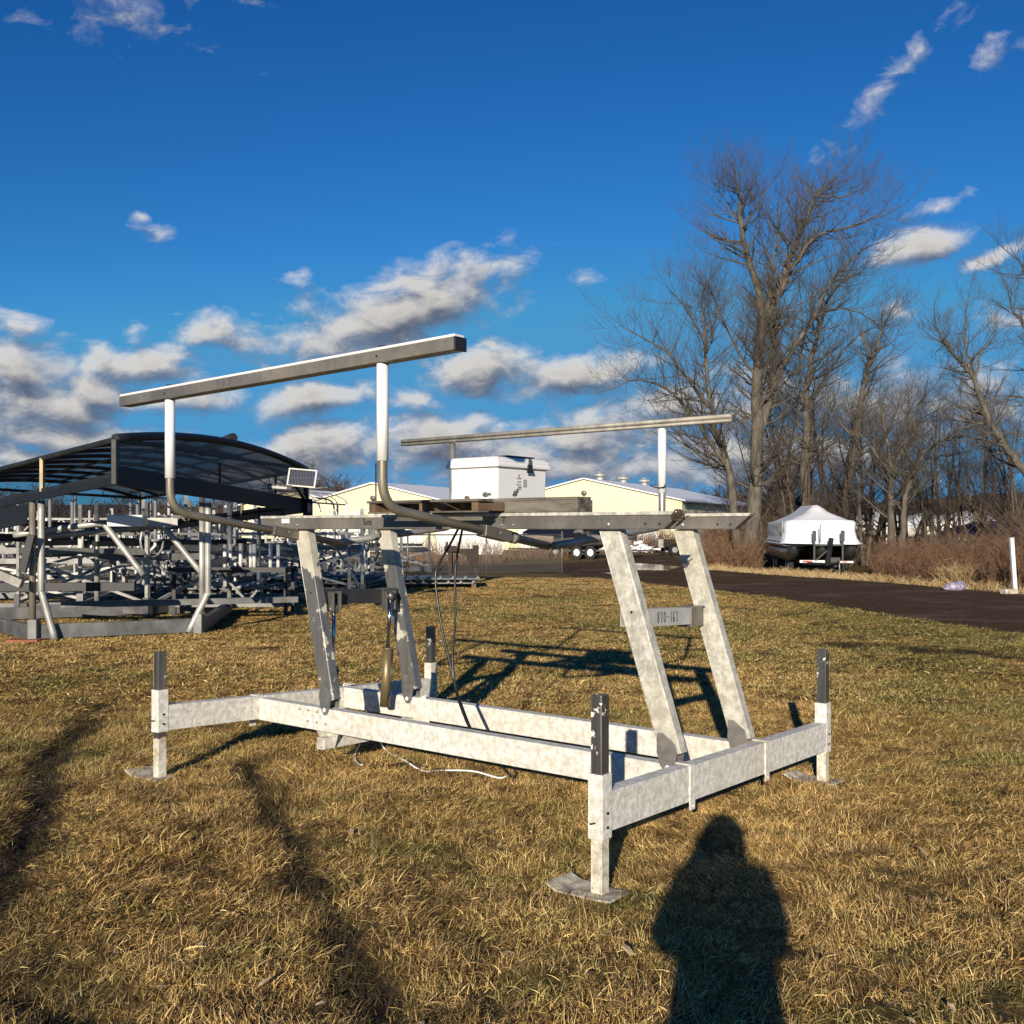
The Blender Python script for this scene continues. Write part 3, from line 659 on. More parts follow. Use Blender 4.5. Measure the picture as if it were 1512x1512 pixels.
# hoses hanging + cables on the ground
def smooth(pts,n=6):
    out=[]; P=[Vector(p) for p in pts]; P=[2*P[0]-P[1]]+P+[2*P[-1]-P[-2]]
    for i in range(1,len(P)-2):
        for k in range(n):
            t=k/n; a,b,c,d=P[i-1:i+3]
            out.append(.5*((2*b)+(c-a)*t+(2*a-5*b+4*c-d)*t*t+(3*b-a-3*c+d)*t**3))
    out.append(P[-2]); return out
def uv3(px,py,v): u,z=onv(px,py,v); return wu(u,v,z)
hz=MB().tube(smooth([uv3(677,780,1.15),uv3(664,805,1.15),uv3(647,835,1.12),uv3(643,860,1.1),uv3(652,925,1.08),uv3(667,990,1.06),uv3(673,1020,1.05),uv3(682,1048,1.0),uv3(692,1072,.97),uv3(705,1095,.95)+Vector((0,0,-.0))]),.0075,8).build('hydraulic_hose',M['rubber'])
tag(hz,'black hose hanging from the lift beams in a wide left-hand curve','hose','black hoses under the lift')
hz=MB().tube(smooth([uv3(683,780,1.13),uv3(676,815,1.13),uv3(672,850,1.11),uv3(672,920,1.09),uv3(668,975,1.07),uv3(674,1018,1.045),uv3(684,1048,.99),uv3(694,1073,.96),uv3(712,1110,.93)]),.0075,8).build('hydraulic_hose',M['rubber'])
tag(hz,'black hose hanging nearly straight down from the lift beams','hose','black hoses under the lift')
def gp(px,py,z=.012): Y=F*(H-z)/(py-781); p=Vector(((px-756)/F*Y,Y,z)); p.z=gz(p.x,p.y)+max(z,.02); return p
c1=MB().tube(smooth([wu(2.45,.80,.30),gp(531,1095,.12),gp(525,1110,.03),gp(525,1122),gp(529,1130),gp(535,1134)]),.006,6).build('white_cable',M['pvc']); tag(c1,'short white cable end curling onto the grass below the left of the lift','cable')
c2=MB().tube(smooth([wu(2.15,.80,.30),gp(563,1095,.08),gp(575,1110),gp(597,1126),gp(625,1134),gp(660,1139),gp(700,1142),gp(735,1146),gp(748,1145)]),.006,6).build('white_cable',M['pvc']); tag(c2,'long white cable running along the grass under the near lift rail','cable')
c3=MB().tube(smooth([wu(1.15,.9,.30),gp(735,1120,.06),gp(748,1140),gp(757,1147),gp(762,1142),gp(757,1134)]),.006,6).build('black_cable',M['rubber']); tag(c3,'thin black cable end on the grass below the middle of the lift','cable')
c4=MB().tube(smooth([gp(568,1132),gp(600,1129),gp(640,1132),gp(676,1139)]),.007,6).build('black_cable',M['rubber']); tag(c4,'straight black cable lying on the grass beside the white cable','cable')
# a few fallen leaves / litter
for px,py,c in((652,950,M['pvc']),(929,1420,M['straw'])):
    p=gnd(px,py); o=MB().prism([(-.015,-.03),(.01,-.02),(.014,.02),(-.005,.035),(-.02,.02)],0,.003,'z').build('litter' if c is M['pvc'] else 'leaf',c,None,.001); o.location=(p.x,p.y,gz(p.x,p.y)+.03); o.rotation_euler=(.3,.2,.5)
    tag(o,'small white scrap of litter on the grass behind the lift' if c is M['pvc'] else 'dry pale leaf on the grass left of the person shadow','litter' if c is M['pvc'] else 'leaf')
#@@PART3
# ---------------------------------------------------------------- canopied lift on the left
def dark_lift():
    C0=at(170,716,12.5); C1=at(452,757,18.6); C2=at(-95,768,16.6); C3=C1+C2-C0
    base=gx(150,16.0)
    r=empty('covered_boat_lift',base,0,'boat lift with an arched black canopy roof and small solar panel at the left','boat lift')
    o=-base
    C0,C1,C2,C3=[c+o for c in(C0,C1,C2,C3)]; up=Vector((0,0,1)); wall=.56; arch=.22; w1=.78
    q=lambda a,b,t:a.lerp(b,t)
    # lower black valance
    mb=MB()
    for a,b,h in((C0,C1,.24),(C0,C2,.10),(C2,C3,.12),(C1,C3,.20)): mb.bar(a+up*h/2,b+up*h/2,.05,h)
    mb.build('valance',M['canvas'],r,.006)
    fr=MB()
    for a,b,p_,q_ in((C0,C1,wall,w1),(C0,C2,wall,wall),(C2,C3,wall,w1),(C1,C3,w1,w1)): fr.bar(a+up*p_,b+up*q_,.05,.05)
    for a,b in((C0,C2),(C1,C3)):
        fr.bar(a+up*.12,b+up*.12,.05,.05)
    fr.build('eave_frame',M['dsteel'],r,.004)
    for c,w,m in((C0,.10,'canvas'),(C1,.12,'canvas'),(C2,.06,'gold'),(C3,.06,'gold')): MB().bar(c,c+up*(wall if c in(C0,C2) else w1),w,w*.7).build('corner_post',M[m],r,.01)
    for t in(.34,.66): 
        for a,b in((C0,C2),(C1,C3)): MB().bar(q(a,b,t)+up*.1,q(a,b,t)+up*wall,.07,.05).build('wall_post',M['gold'],r,.004)
    for t in(.45,.78): MB().bar(q(C0,C1,t)+up*.2,q(C0,C1,t)+up*wall,.05,.03).build('wall_post',M['dsteel'],r,.004)
    # arch ribs spanning C0->C1 direction
    def A(s,t,dz=0): # s along length 0..1 (C0->C2), t along span
        p=C0.lerp(C2,s).lerp(C1.lerp(C3,s),t); return p+up*(wall+(w1-wall)*t+arch*(1-(2*t-1)**2)+dz)
    n=9
    for i in range(n):
        s=i/(n-1); MB().tube([A(s,k/16) for k in range(17)],.035 if i in(0,n-1) else .03,6).build('roof_rib',M['dsteel'],r)
    fr=MB()
    for t in(.0,.33,.5,.67,1): fr.tube([A(0,t,-.02),A(1,t,-.02)],.02,6)
    fr.build('roof_purlin',M['dsteel'],r)
    # edge piping of near arch
    MB().tube([A(0,k/16,.01)for k in range(17)],.055,8).build('arch_roll',M['canvas'],r)
    mb=MB(); vs=[];fs=[]; ns=10;nt_=16
    for i in range(ns+1):
        for k in range(nt_+1): vs.append(A(i/ns,k/nt_,.03))
    for i in range(ns):
        for k in range(nt_): fs.append((i*(nt_+1)+k,i*(nt_+1)+k+1,(i+1)*(nt_+1)+k+1,(i+1)*(nt_+1)+k))
    mb.add(vs,fs,0,True).build('canopy_roof',M['mesh_top'],r)
    for s,mm in((0,'mesh'),(1,'mesh_clear')):
        mb=MB(); vs=[];fs=[]
        for k in range(17): vs+= [C0.lerp(C2,s).lerp(C1.lerp(C3,s),k/16)+up*.2, A(s,k/16)]
        for k in range(16): fs.append((2*k,2*k+2,2*k+3,2*k+1))
        mb.add(vs,fs).build('end_panel',M[mm],r)
    # side tarp under left beam
    a,b=C0.lerp(C2,.42),C2; mb=MB().add([a-up*.02,b-up*.02,b-up*.36,a-up*.30],[(0,1,2,3)]); mb.build('side_tarp',M['canvas'],r,0,None,.01)
    # band across far side lower edge seen beneath
    MB().bar(C2.lerp(C3,.0)-up*.25,C2.lerp(C3,1)-up*.18,.06,.14).build('lower_beam',M['canvas'],r,.004)
    # rolled tarp on top, at the apex
    a=A(.0,.52,.09); b=A(.22,.60,.07); MB().tube([a,a.lerp(b,.5)+Vector((.01,0,.02)),b],.075,10).build('rolled_tarp',M['canvas'],r)
    # posts and base
    P1=gx(48,14.2)+o; P2=gx(298,15.2)+o; P3=gx(143,17.9)+o; P4=P2+P3-P1; P5=gx(-70,16.9)+o; 
    def post(p,ztop,m='silver_l',rr=.045):
        MB().tube([p,p+up*ztop],rr,12).build('post',M[m],r)
    zc=C0.z
    post(P1,1.98,'tube_tan'); post(P2,2.02,'silver_l',.04); post(P3,2.0); post(P4,2.0); post(P5,1.95)
    # second, bent pipes
    B1=gx(61,14.2)+o; MB().tube(smooth([B1+up*1.95,B1+up*.75,B1+up*.66+Vector((.01,0,0)),gx(82,14.2)+o+up*.0]),.048,12).build('bent_guide_pipe',M['silver_l'],r)
    B2=gx(307,15.2)+o; MB().tube(smooth([B2+up*1.95,B2+up*.66,B2+up*.58+Vector((-.01,0,0)),gx(278,15.1)+o+up*.03]),.048,12).build('bent_guide_pipe',M['silver_l'],r)
    # horizontal guide tubes with bend down
    def w(px,py,Y): return at(px,py,Y)+o
    MB().tube(smooth([w(20,790,14.8),w(130,775,15.0),w(150,774,15.0),w(158,779,15.0),w(212,849,15.0)]),.045,12).build('loading_guide',M['silver_l'],r)
    MB().tube(smooth([w(66,792,15.2),w(225,778,15.4),w(238,777,15.4),w(246,783,15.4),w(299,848,15.4)]),.045,12).build('loading_guide',M['silver_l'],r)
    bm=MB()
    for a,b in((P1,P2),(P1,P5),(P3,P4),(P3,P5),(P2,P4)): bm.bar(a+up*.125,b+up*.125,.09,.20)
    bm.build('base_frame',M['galv'],r,.004)
    MB().bb(P1.x-.03,P1.x+.10,P1.y-.1,P1.y+.04,.0,.30).build('foot_bracket',M['silver'],r,.01); MB().bb(P2.x-.1,P2.x+.03,P2.y-.1,P2.y+.04,.0,.30).build('foot_bracket',M['silver'],r,.01)
    bm=MB()  # upper cradle beams
    for a,b,z in((P3,P4,1.05),(P2,P4,1.0)): bm.bar(a+up*z,b+up*z,.07,.12)
    bm.build('cradle_beam',M['galv'],r,.004)
    # deck beams (dark) at z~.95
    MB().bar(w(-20,882-15,15.4),w(200,866,15.6),.12,.13).build('bunk',M['dsteel'],r,.004)
    MB().bar(w(90,893,16.4),w(440,885,17.5),.1,.1).build('bunk',M['galv'],r,.004)
    MB().bar(w(-20,840,13.9),w(33,862,13.9),.1,.12).build('bunk',M['bare'],r,.004)
    MB().bar(w(33,845,14.0),w(47,790,14.0),.06,.1).build('bunk_bracket',M['dsteel'],r,.004)
    MB().bb(*[ (P1.x-.25),(P1.x+.18),P1.y-.25,P1.y+.02,-.01,.035]).build('wood_block',M['brick'],r,.005)
    # motor box
    c=w(188,769,14.9); bxm=MB().box(c,(.50,.3,.17),Matrix.Rotation(.12,3,'Z')); bxm.build('motor_box',M['box'],r,.02)
    MB().bar(c+Vector((.3,0,-.02)),c+Vector((.7,.1,-.02)),.08,.12).build('motor_bracket',M['silver_l'],r)
    # solar panel at right end
    sc=w(446,706,17.2); rot=Matrix.Rotation(R(5),3,'Y')@Matrix.Rotation(R(-15),3,'X')
    sp=MB().box(sc,(.485,.03,.32),rot).build('solar_panel',M['silver_l'],r,.004)
    MB().box(sc+rot@Vector((0,-.018,0)),(.43,.006,.27),rot).build('solar_cells',M['cells'],sp)
    MB().bar(sc+Vector((-.12,.03,-.1)),C1+up*.2,.05,.05).tube([C1+Vector((.05,-.1,-.25)),C1+Vector((.05,-.1,.25))],.09,10).build('winch_motor',M['canvas'],r)
    MB().tube(smooth([w(466,735,18.3),w(485,738,18.3),w(492,745,18.3),w(494,757,18.3)]),.015,6).tube(smooth([w(462,742,18.3),w(470,744,18.3),w(474,756,18.3)]),.012,6).build('hand_rail',M['silver_l'],r)
    # board added facing the sun, so the maker's lettering is lit
    c=w(413,719,16.9); nb=MB().box(c,(.40,.012,.085),Matrix.Rotation(R(4),3,'Y')).build('added_name_board',M['canvas'],r,.003)
    Mx=Matrix.Translation(c+Vector((-.185,-.0075,-.012)))@Matrix.Rotation(R(4),4,'Y')@Matrix.Rotation(PI/2,4,'X')
    text_mesh('ShoreStation',.066,'lettering',M['white_cap'],nb,Mx,0,.001,.0012,.88)
dark_lift()
# ---------------------------------------------------------------- generic yard lifts
def yard_lift(kind):
    r=empty('boat_lift',(0,0,0),0); W,D_=2.9,3.4; up=Vector((0,0,1))
    hp={'bare':2.0,'framed':2.5,'low':1.5}[kind]
    mb=MB()
    for a,b in(((-W/2,-D_/2,.12),(W/2,-D_/2,.12)),((-W/2,D_/2,.12),(W/2,D_/2,.12)),((-W/2,-D_/2,.12),(-W/2,D_/2,.12)),((W/2,-D_/2,.12),(W/2,D_/2,.12))): mb.bar(a,b,.07,.12)
    mb.build('base_frame',M['galv'],r)
    for x in(-W/2,W/2):
        for y in(-D_/2,D_/2):
            p=MB().bar((x,y,0),(x,y,hp),.065,.065).build('post',M['silver_l'] if kind!='low' else M['silver'],r)
            MB().bb(x-.06,x+.06,y-.06,y+.06,.0,.35).build('foot_bracket',M['silver'],p)
    z={'bare':1.15,'framed':1.0,'low':.85}[kind]
    mb=MB()
    for y in(-D_/2,D_/2): mb.bar((-W/2,y,z),(W/2,y,z),.06,.11)
    for x in(-W/2,W/2): mb.bar((x,-D_/2,z-.1),(x,D_/2,z-.1),.05,.08)
    mb.build('cradle_beam',M['silver'],r)
    for x in(-.75,.75): MB().bar((x,-D_/2-.5,z+.14),(x,D_/2+.5,z+.14),.12,.09).build('bunk',M['dsteel'],r)
    for x in(-1.1,1.1):
        for y in(-1.2,1.2): MB().tube([(x,y,z),(x*1.1,y,z+.1),(x*1.1,y,z+.95)],.03,8).build('guide_post',M['pvc'],r)
    for s in(-1,1):
        MB().bar((s*W/2,-D_/2,.2),(s*W/2,D_/2,z),.04,.06).build('diagonal_brace',M['silver_l'],r)
    MB().bar((-W/2,-D_/2,.25),(W/2,-D_/2,z-.1),.03,.05).bar((W/2,-D_/2,.25),(-W/2,-D_/2,z-.1),.03,.05).build('cross_brace',M['silver_l'],r)
    MB().tube([(W/2+.1,-D_/2,z+.2)]+[(W/2+.1+.0,-D_/2+.3*math.cos(a),z+.2+.3*math.sin(a)) for a in[i*PI/6 for i in range(13)]],.02,6).build('winch_wheel',M['silver_l'],r)
    if kind=='framed':
        fr=MB()
        for s in(-1,1): fr.tube([(s*W/2,-D_/2-1.2,hp),(s*W/2,D_/2+1.2,hp)],.03,6)
        for i in range(6):
            y=-D_/2-1.2+i*(D_+2.4)/5; fr.tube([(W/2*math.cos(a)*1.0,y,hp+.5*math.sin(a)) for a in[k*PI/8 for k in range(9)]],.022,5)
        fr.tube([(0,-D_/2-1.2,hp+.5),(0,D_/2+1.2,hp+.5)],.025,6); fr.build('canopy_frame',M['silver'],r)
    return r
pr={k:yard_lift(k) for k in('bare','framed','low')}; used=set()
YL=[('bare',30,20.5,12,'open silver lift directly behind the covered lift, at the left edge'),('bare',215,20,-20,'open silver lift without canopy just behind the right post of the covered lift'),('framed',330,25,35,'silver lift with bare hoops seen over the row of white bumper posts'),
 ('low',120,24,5,'low open silver lift between the covered lift posts'),('framed',235,29,-15,'bare hooped lift in the middle of the yard, under the black valance'),('bare',420,23.5,20,'open silver lift at the right end of the white bumper rack'),('low',340,31,60,'low silver lift half hidden behind the white bumper rack'),('framed',130,34,25,'bare hooped lift far back, left of the white motor box'),('bare',40,30,-30,'open silver lift far back at the left edge of the yard'),
 ('bare',470,31,10,'open silver lift behind the left swing leg of the main lift'),('low',545,37,40,'low lift nearest the yellow building, between the two left swing legs'),('framed',420,38,-10,'bare hooped lift furthest back near the yellow building'),('bare',290,38,15,'open silver lift far back in the centre of the yard'),('low',200,42,70,'low lift at the very back of the yard beside the fence')]
for k,px,Y,a,lab in YL:
    o=pr[k] if k not in used else copy_tree(pr[k]); used.add(k); o.location=gx(px,Y); o.rotation_euler=(0,0,R(a)); tag(o,lab,'boat lift','boat lifts stored in the yard')
# lattice trusses on legs
def truss():
    r=empty('lattice_truss',(0,0,0)); W=5.0; z=1.45; h=.36
    MB().bar((-W/2,0,z),(W/2,0,z),.05,.05).bar((-W/2,0,z+h),(W/2,0,z+h),.05,.05).build('chord',M['silver_l'],r)
    mb=MB(); n=14
    for i in range(n):
        x0=-W/2+W*i/n; x1=x0+W/n; a,b=(z,z+h) if i%2 else (z+h,z); mb.bar((x0,0,a),(x1,0,b),.03,.03)
    mb.build('lattice',M['silver_l'],r)
    for x in(-W/2+.1,W/2-.1): MB().bar((x,0,0),(x,0,z),.07,.07).bar((x,-.4,.03),(x,.4,.03),.07,.06).build('stand_leg',M['silver'],r)
    return r
t0=truss(); t0.location=gx(345,21.5); t0.rotation_euler=(0,0,R(8)); tag(t0,'white lattice truss standing right of the covered lift, in front of the yellow building','truss','lattice trusses in the yard')
t1=copy_tree(t0); t1.location=gx(110,26.5); t1.rotation_euler=(0,0,R(-6)); tag(t1,'white lattice truss seen through the posts of the covered lift','truss','lattice trusses in the yard')
t2=copy_tree(t0); t2.location=gx(470,29.5); t2.rotation_euler=(0,0,R(14)); tag(t2,'white lattice truss behind the left end of the main lift beam','truss','lattice trusses in the yard')
# rack with white bumper posts
rk=empty('bumper_rack',gx(352,18.6),R(2),'dark steel rack carrying a row of upright white bumper posts','rack')
MB().bar((-1.15,-.35,.82),(1.0,-.35,.82),.07,.09).bar((-1.15,.35,.82),(1.0,.35,.82),.07,.09).bb(-1.1,.95,-.3,.3,.835,.86).build('deck',M['dsteel'],rk)
for x in(-1.05,.92):
    for y in(-.35,.35): MB().bar((x,y,0),(x,y,.78),.06,.06).build('leg',M['dsteel'],rk)
MB().bar((-.2,-.38,.75),(.25,-.38,.25),.04,.04).bar((.65,-.38,.75),(.25,-.38,.25),.04,.04).bar((-1.05,-.35,.22),(.92,-.35,.22),.06,.12).build('brace',M['galv'],rk)
for i,px in enumerate((341,347,364,377,384,406,419)):
    x=(px-356)/F*18.4; MB().tube([(x,-.25+.1*(i%2),.86),(x,-.25+.1*(i%2),1.27+.01*(i%3))],.033,12).build('bumper_post',M['pvc'],rk)
# stacks of corrugated dock decking + frames lying on ground
def stack(name,lab,px,Y,w,d,n,rz,m='galv',cat='dock sections'):
    r=empty(name,gx(px,Y),R(rz),lab,cat,'stacked dock sections')
    for i in range(n):
        mb=MB(); z=.12+.11*i; mb.bb(-w/2,w/2,-d/2,d/2,z,z+.03)
        for k in range(9): x=-w/2+w*k/8; mb.tube([(x,-d/2-.05,z+.045),(x,d/2+.05,z+.045)],.04,6)
        mb.build('dock_panel',M[m],r)
        r.children[-1].rotation_euler=(0,0,.03*((i*7)%3-1)); r.children[-1].location=(.05*((i*5)%3-1),0,0)
    MB().bb(-w/2,-w/2+.12,-d/2,d/2,0,.12).bb(w/2-.12,w/2,-d/2,d/2,0,.12).build('timber_block',M['wood2'],r); return r
stack('dock_sections','grey corrugated dock sections stacked on timbers beyond the right of the left swing legs',630,27.5,2.6,1.6,2,4)
stack('dock_sections','grey corrugated dock sections stacked low behind the left swing legs of the main lift',480,25.5,2.6,2.0,3,-8)
stack('dock_sections','corrugated dock sections stacked behind the white bumper rack',350,23,2.8,1.5,2,-4)
# tall pale post bundles & loose frames
def bundle(px,Y,n,rz,lab):
    r=empty('frame_bundle',gx(px,Y),R(rz),lab,'frames','bundles of loose frames')
    for k in range(n):
        x=(k-n/2)*.16; h=.8+.5*((k*37)%5)/5; MB().bar((x,0,0),(x+.25*((k*13)%3-1),.3,h),.05,.05).build('loose_bar',M['silver_l' if k%2 else 'silver'],r)
    MB().bar((-n*.09,0,.35),(n*.09,.1,.40),.05,.08).bar((-n*.09,.2,.75),(n*.09,.1,.70),.05,.08).build('cross_bar',M['silver'],r)
for a in((325,28.5,9,10,'bundle of loose silver bars behind the white bumper rack'),(265,24,8,-15,'bundle of loose silver bars right of the white motor box'),(450,26.5,10,5,'bundle of loose silver bars left of the main lift swing leg'),(515,29,9,-25,'bundle of loose silver bars between the two left swing legs'),(180,31,9,0,'bundle of loose silver bars in the middle distance of the yard'),(390,33,9,30,'bundle of loose silver bars far behind the bumper rack')): bundle(*a)
# chain link fence
def fence(x0,x1,Y0,Y1,lab,h=1.35):
    A=gx(x0,Y0);B=gx(x1,Y1); r=empty('chain_link_fence',A,math.atan2(B.y-A.y,B.x-A.x),lab,'fence'); Ln=(B-A).length
    n=int(Ln/2.7); MB().tube([(0,0,h),(Ln,0,h)],.022,6).build('top_rail',M['silver'],r)
    for i in range(n+1): MB().tube([(Ln*i/n,0,0),(Ln*i/n,0,h+.12)],.03,8).build('post',M['silver'],r)
    MB().add([(0,.0,.04),(Ln,.0,.04),(Ln,.0,h),(0,.0,h)],[(0,1,2,3)]).build('wire_mesh',M['chain'],r)
fence(-60,830,31,36,'chain link fence with round grey posts running behind the boat lift yard')
# gooseneck hitch
g=empty('gooseneck_hitch',gx(682,29.5),R(6),'rusty dark gooseneck trailer hitch standing behind the hanging hoses','trailer hitch')
MB().prism([(-.42,.98),(-.42,.86),(-.1,.84),(.12,.80),(.22,.60),(.34,.45),(.5,.45),(.46,.75),(.36,.98)],-.12,.12).build('neck',M['rust'],g,.01)
MB().bar((.40,0,.0),(.40,0,1.08),.16,.16).bb(.28,.52,-.14,.14,0,.06).build('hitch_column',M['rust'],g,.008)
MB().bar((-.34,-.14,.0),(-.34,-.14,1.0),.12,.10).bar((-.30,.2,0),(-.30,.2,.95),.12,.1).bb(-.5,-.15,-.22,.26,.90,1.06).bb(-.46,-.40,-.1,.1,1.06,1.18).build('stand',M['rust'],g,.008)
# storage buildings
def building(name,lab,cn,ez,half,rise,Ln,vents=0,door=True):
    g=Vector((-.895,.447,0)); sv=Vector((.447,.895,0)); ang=math.atan2(g.y,g.x)
    r=empty(name,(cn.x,cn.y,0),ang,lab,'building','yellow storage buildings'); W=2*half
    # local x along gable (to left), local y = rotate +90 => (-g.y,g.x) = (-.447,-.895) so side goes -y
    mb=MB(); mb.prism([(0,0),(0,ez),(half,ez+rise),(W,ez),(W,0)],-.12,0); mb.build('gable_wall',M['yellow'],r)
    MB().prism([(0,0),(0,ez),(half,ez+rise),(W,ez),(W,0)],-Ln,-Ln+.12).build('gable_wall',M['yellow'],r)
    for x in(0,W-.12): MB().bb(x,x+.12,-Ln+.121,-.121,0,ez-.01).build('side_wall',M['yellow'],r)
    for s,x0 in((-1,0),(1,W)):
        mb=MB(); d=Vector((half-x0,0,rise)); nrm=Vector((-d.z,0,d.x)).normalized(); nrm=nrm if nrm.z>0 else -nrm
        a=Vector((x0,0,ez))-d*.04; b=Vector((half,0,ez+rise))
        P=[a+Vector((0,.25,0)),b+Vector((0,.25,0)),b+Vector((0,-Ln-.25,0)),a+Vector((0,-Ln-.25,0))]
        vs=[p+nrm*.01 for p in P]+[p+nrm*.10 for p in P]; mb.add(vs,[(3,2,1,0),(4,5,6,7),(0,1,5,4),(1,2,6,5),(2,3,7,6),(3,0,4,7)]); mb.build('roof',M['roof'],r)
        e=Vector((x0,0,ez))-d*.045; MB().bar((e.x,.2,e.z-.05),(e.x,-Ln-.2,e.z-.05),.12,.12).build('gutter',M['dsteel'],r)
    MB().bb(W*.12,W*.5,.002,.05,.02,1.9).build('white_lower_panel',M['whitewall'],r); 
    if door: MB().bb(W*.62,W*.86,.002,.06,.02,2.6).build('roller_door',M['whitewall'],r,.01)
    MB().sph((half,.12,ez+rise-1.0),(.22,.12,.18),10,6).bb(half-.12,half+.12,.02,.12,ez+rise-1.5,ez+rise-1.25).build('wall_lamp',M['silver'],r)
    for k in range(vents):
        y=-(3.0+k*5.0); c=(half,y,ez+rise+.08); v_=MB().tube([(half,y,ez+rise-.05),(half,y,ez+rise+.30)],.28,12).tube([(half,y,ez+rise+.30),(half,y,ez+rise+.34),(half,y,ez+rise+.50),(half,y,ez+rise+.55)],[.30,.52,.50,.2],14).tube([(half,y,ez+rise+.6),(half,y,ez+rise+.66)],[.3,.28],12); v_.build('roof_vent',M['silver_l'],r)
    return r
building('storage_building','yellow metal building with white roof and three round roof vents, right of the white box',gx(1007,70),3.49,7.2,1.62,21.9,3)
building('storage_building','yellow metal building with white roof just left of the white box',gx(650,68),3.45,5.3,1.22,16,0)
building('storage_building','yellow metal building partly hidden behind the end of the black canopy',gx(505,84),3.6,5.3,1.2,14,0,False)
# antenna mast on middle building
an=MB().tube([(0,0,0),(0,0,5.9)],.05,6).bar((0,0,5.2),(-.2,0,4.9),.04,.04).build('antenna_mast',M['dsteel']); an.location=gx(555,67.5); tag(an,'thin dark mast standing at the peak of the middle yellow building','mast')
sh=empty('white_shed',gx(690,62),R(4),'low white metal shed below the main lift beam, behind the hanging hoses','shed')
MB().bb(-1.9,2.2,0,3,0,1.75).build('wall',M['whitewall'],sh); MB().prism([(-.1,1.76),(-.1,1.84),(1.5,2.05),(3.1,1.84),(3.1,1.76)],-2.0,2.3,'x').build('roof',M['roof'],sh); MB().bb(-.5,.5,-.03,-.001,.02,1.6).build('door',M['whitewall'],sh,.01)
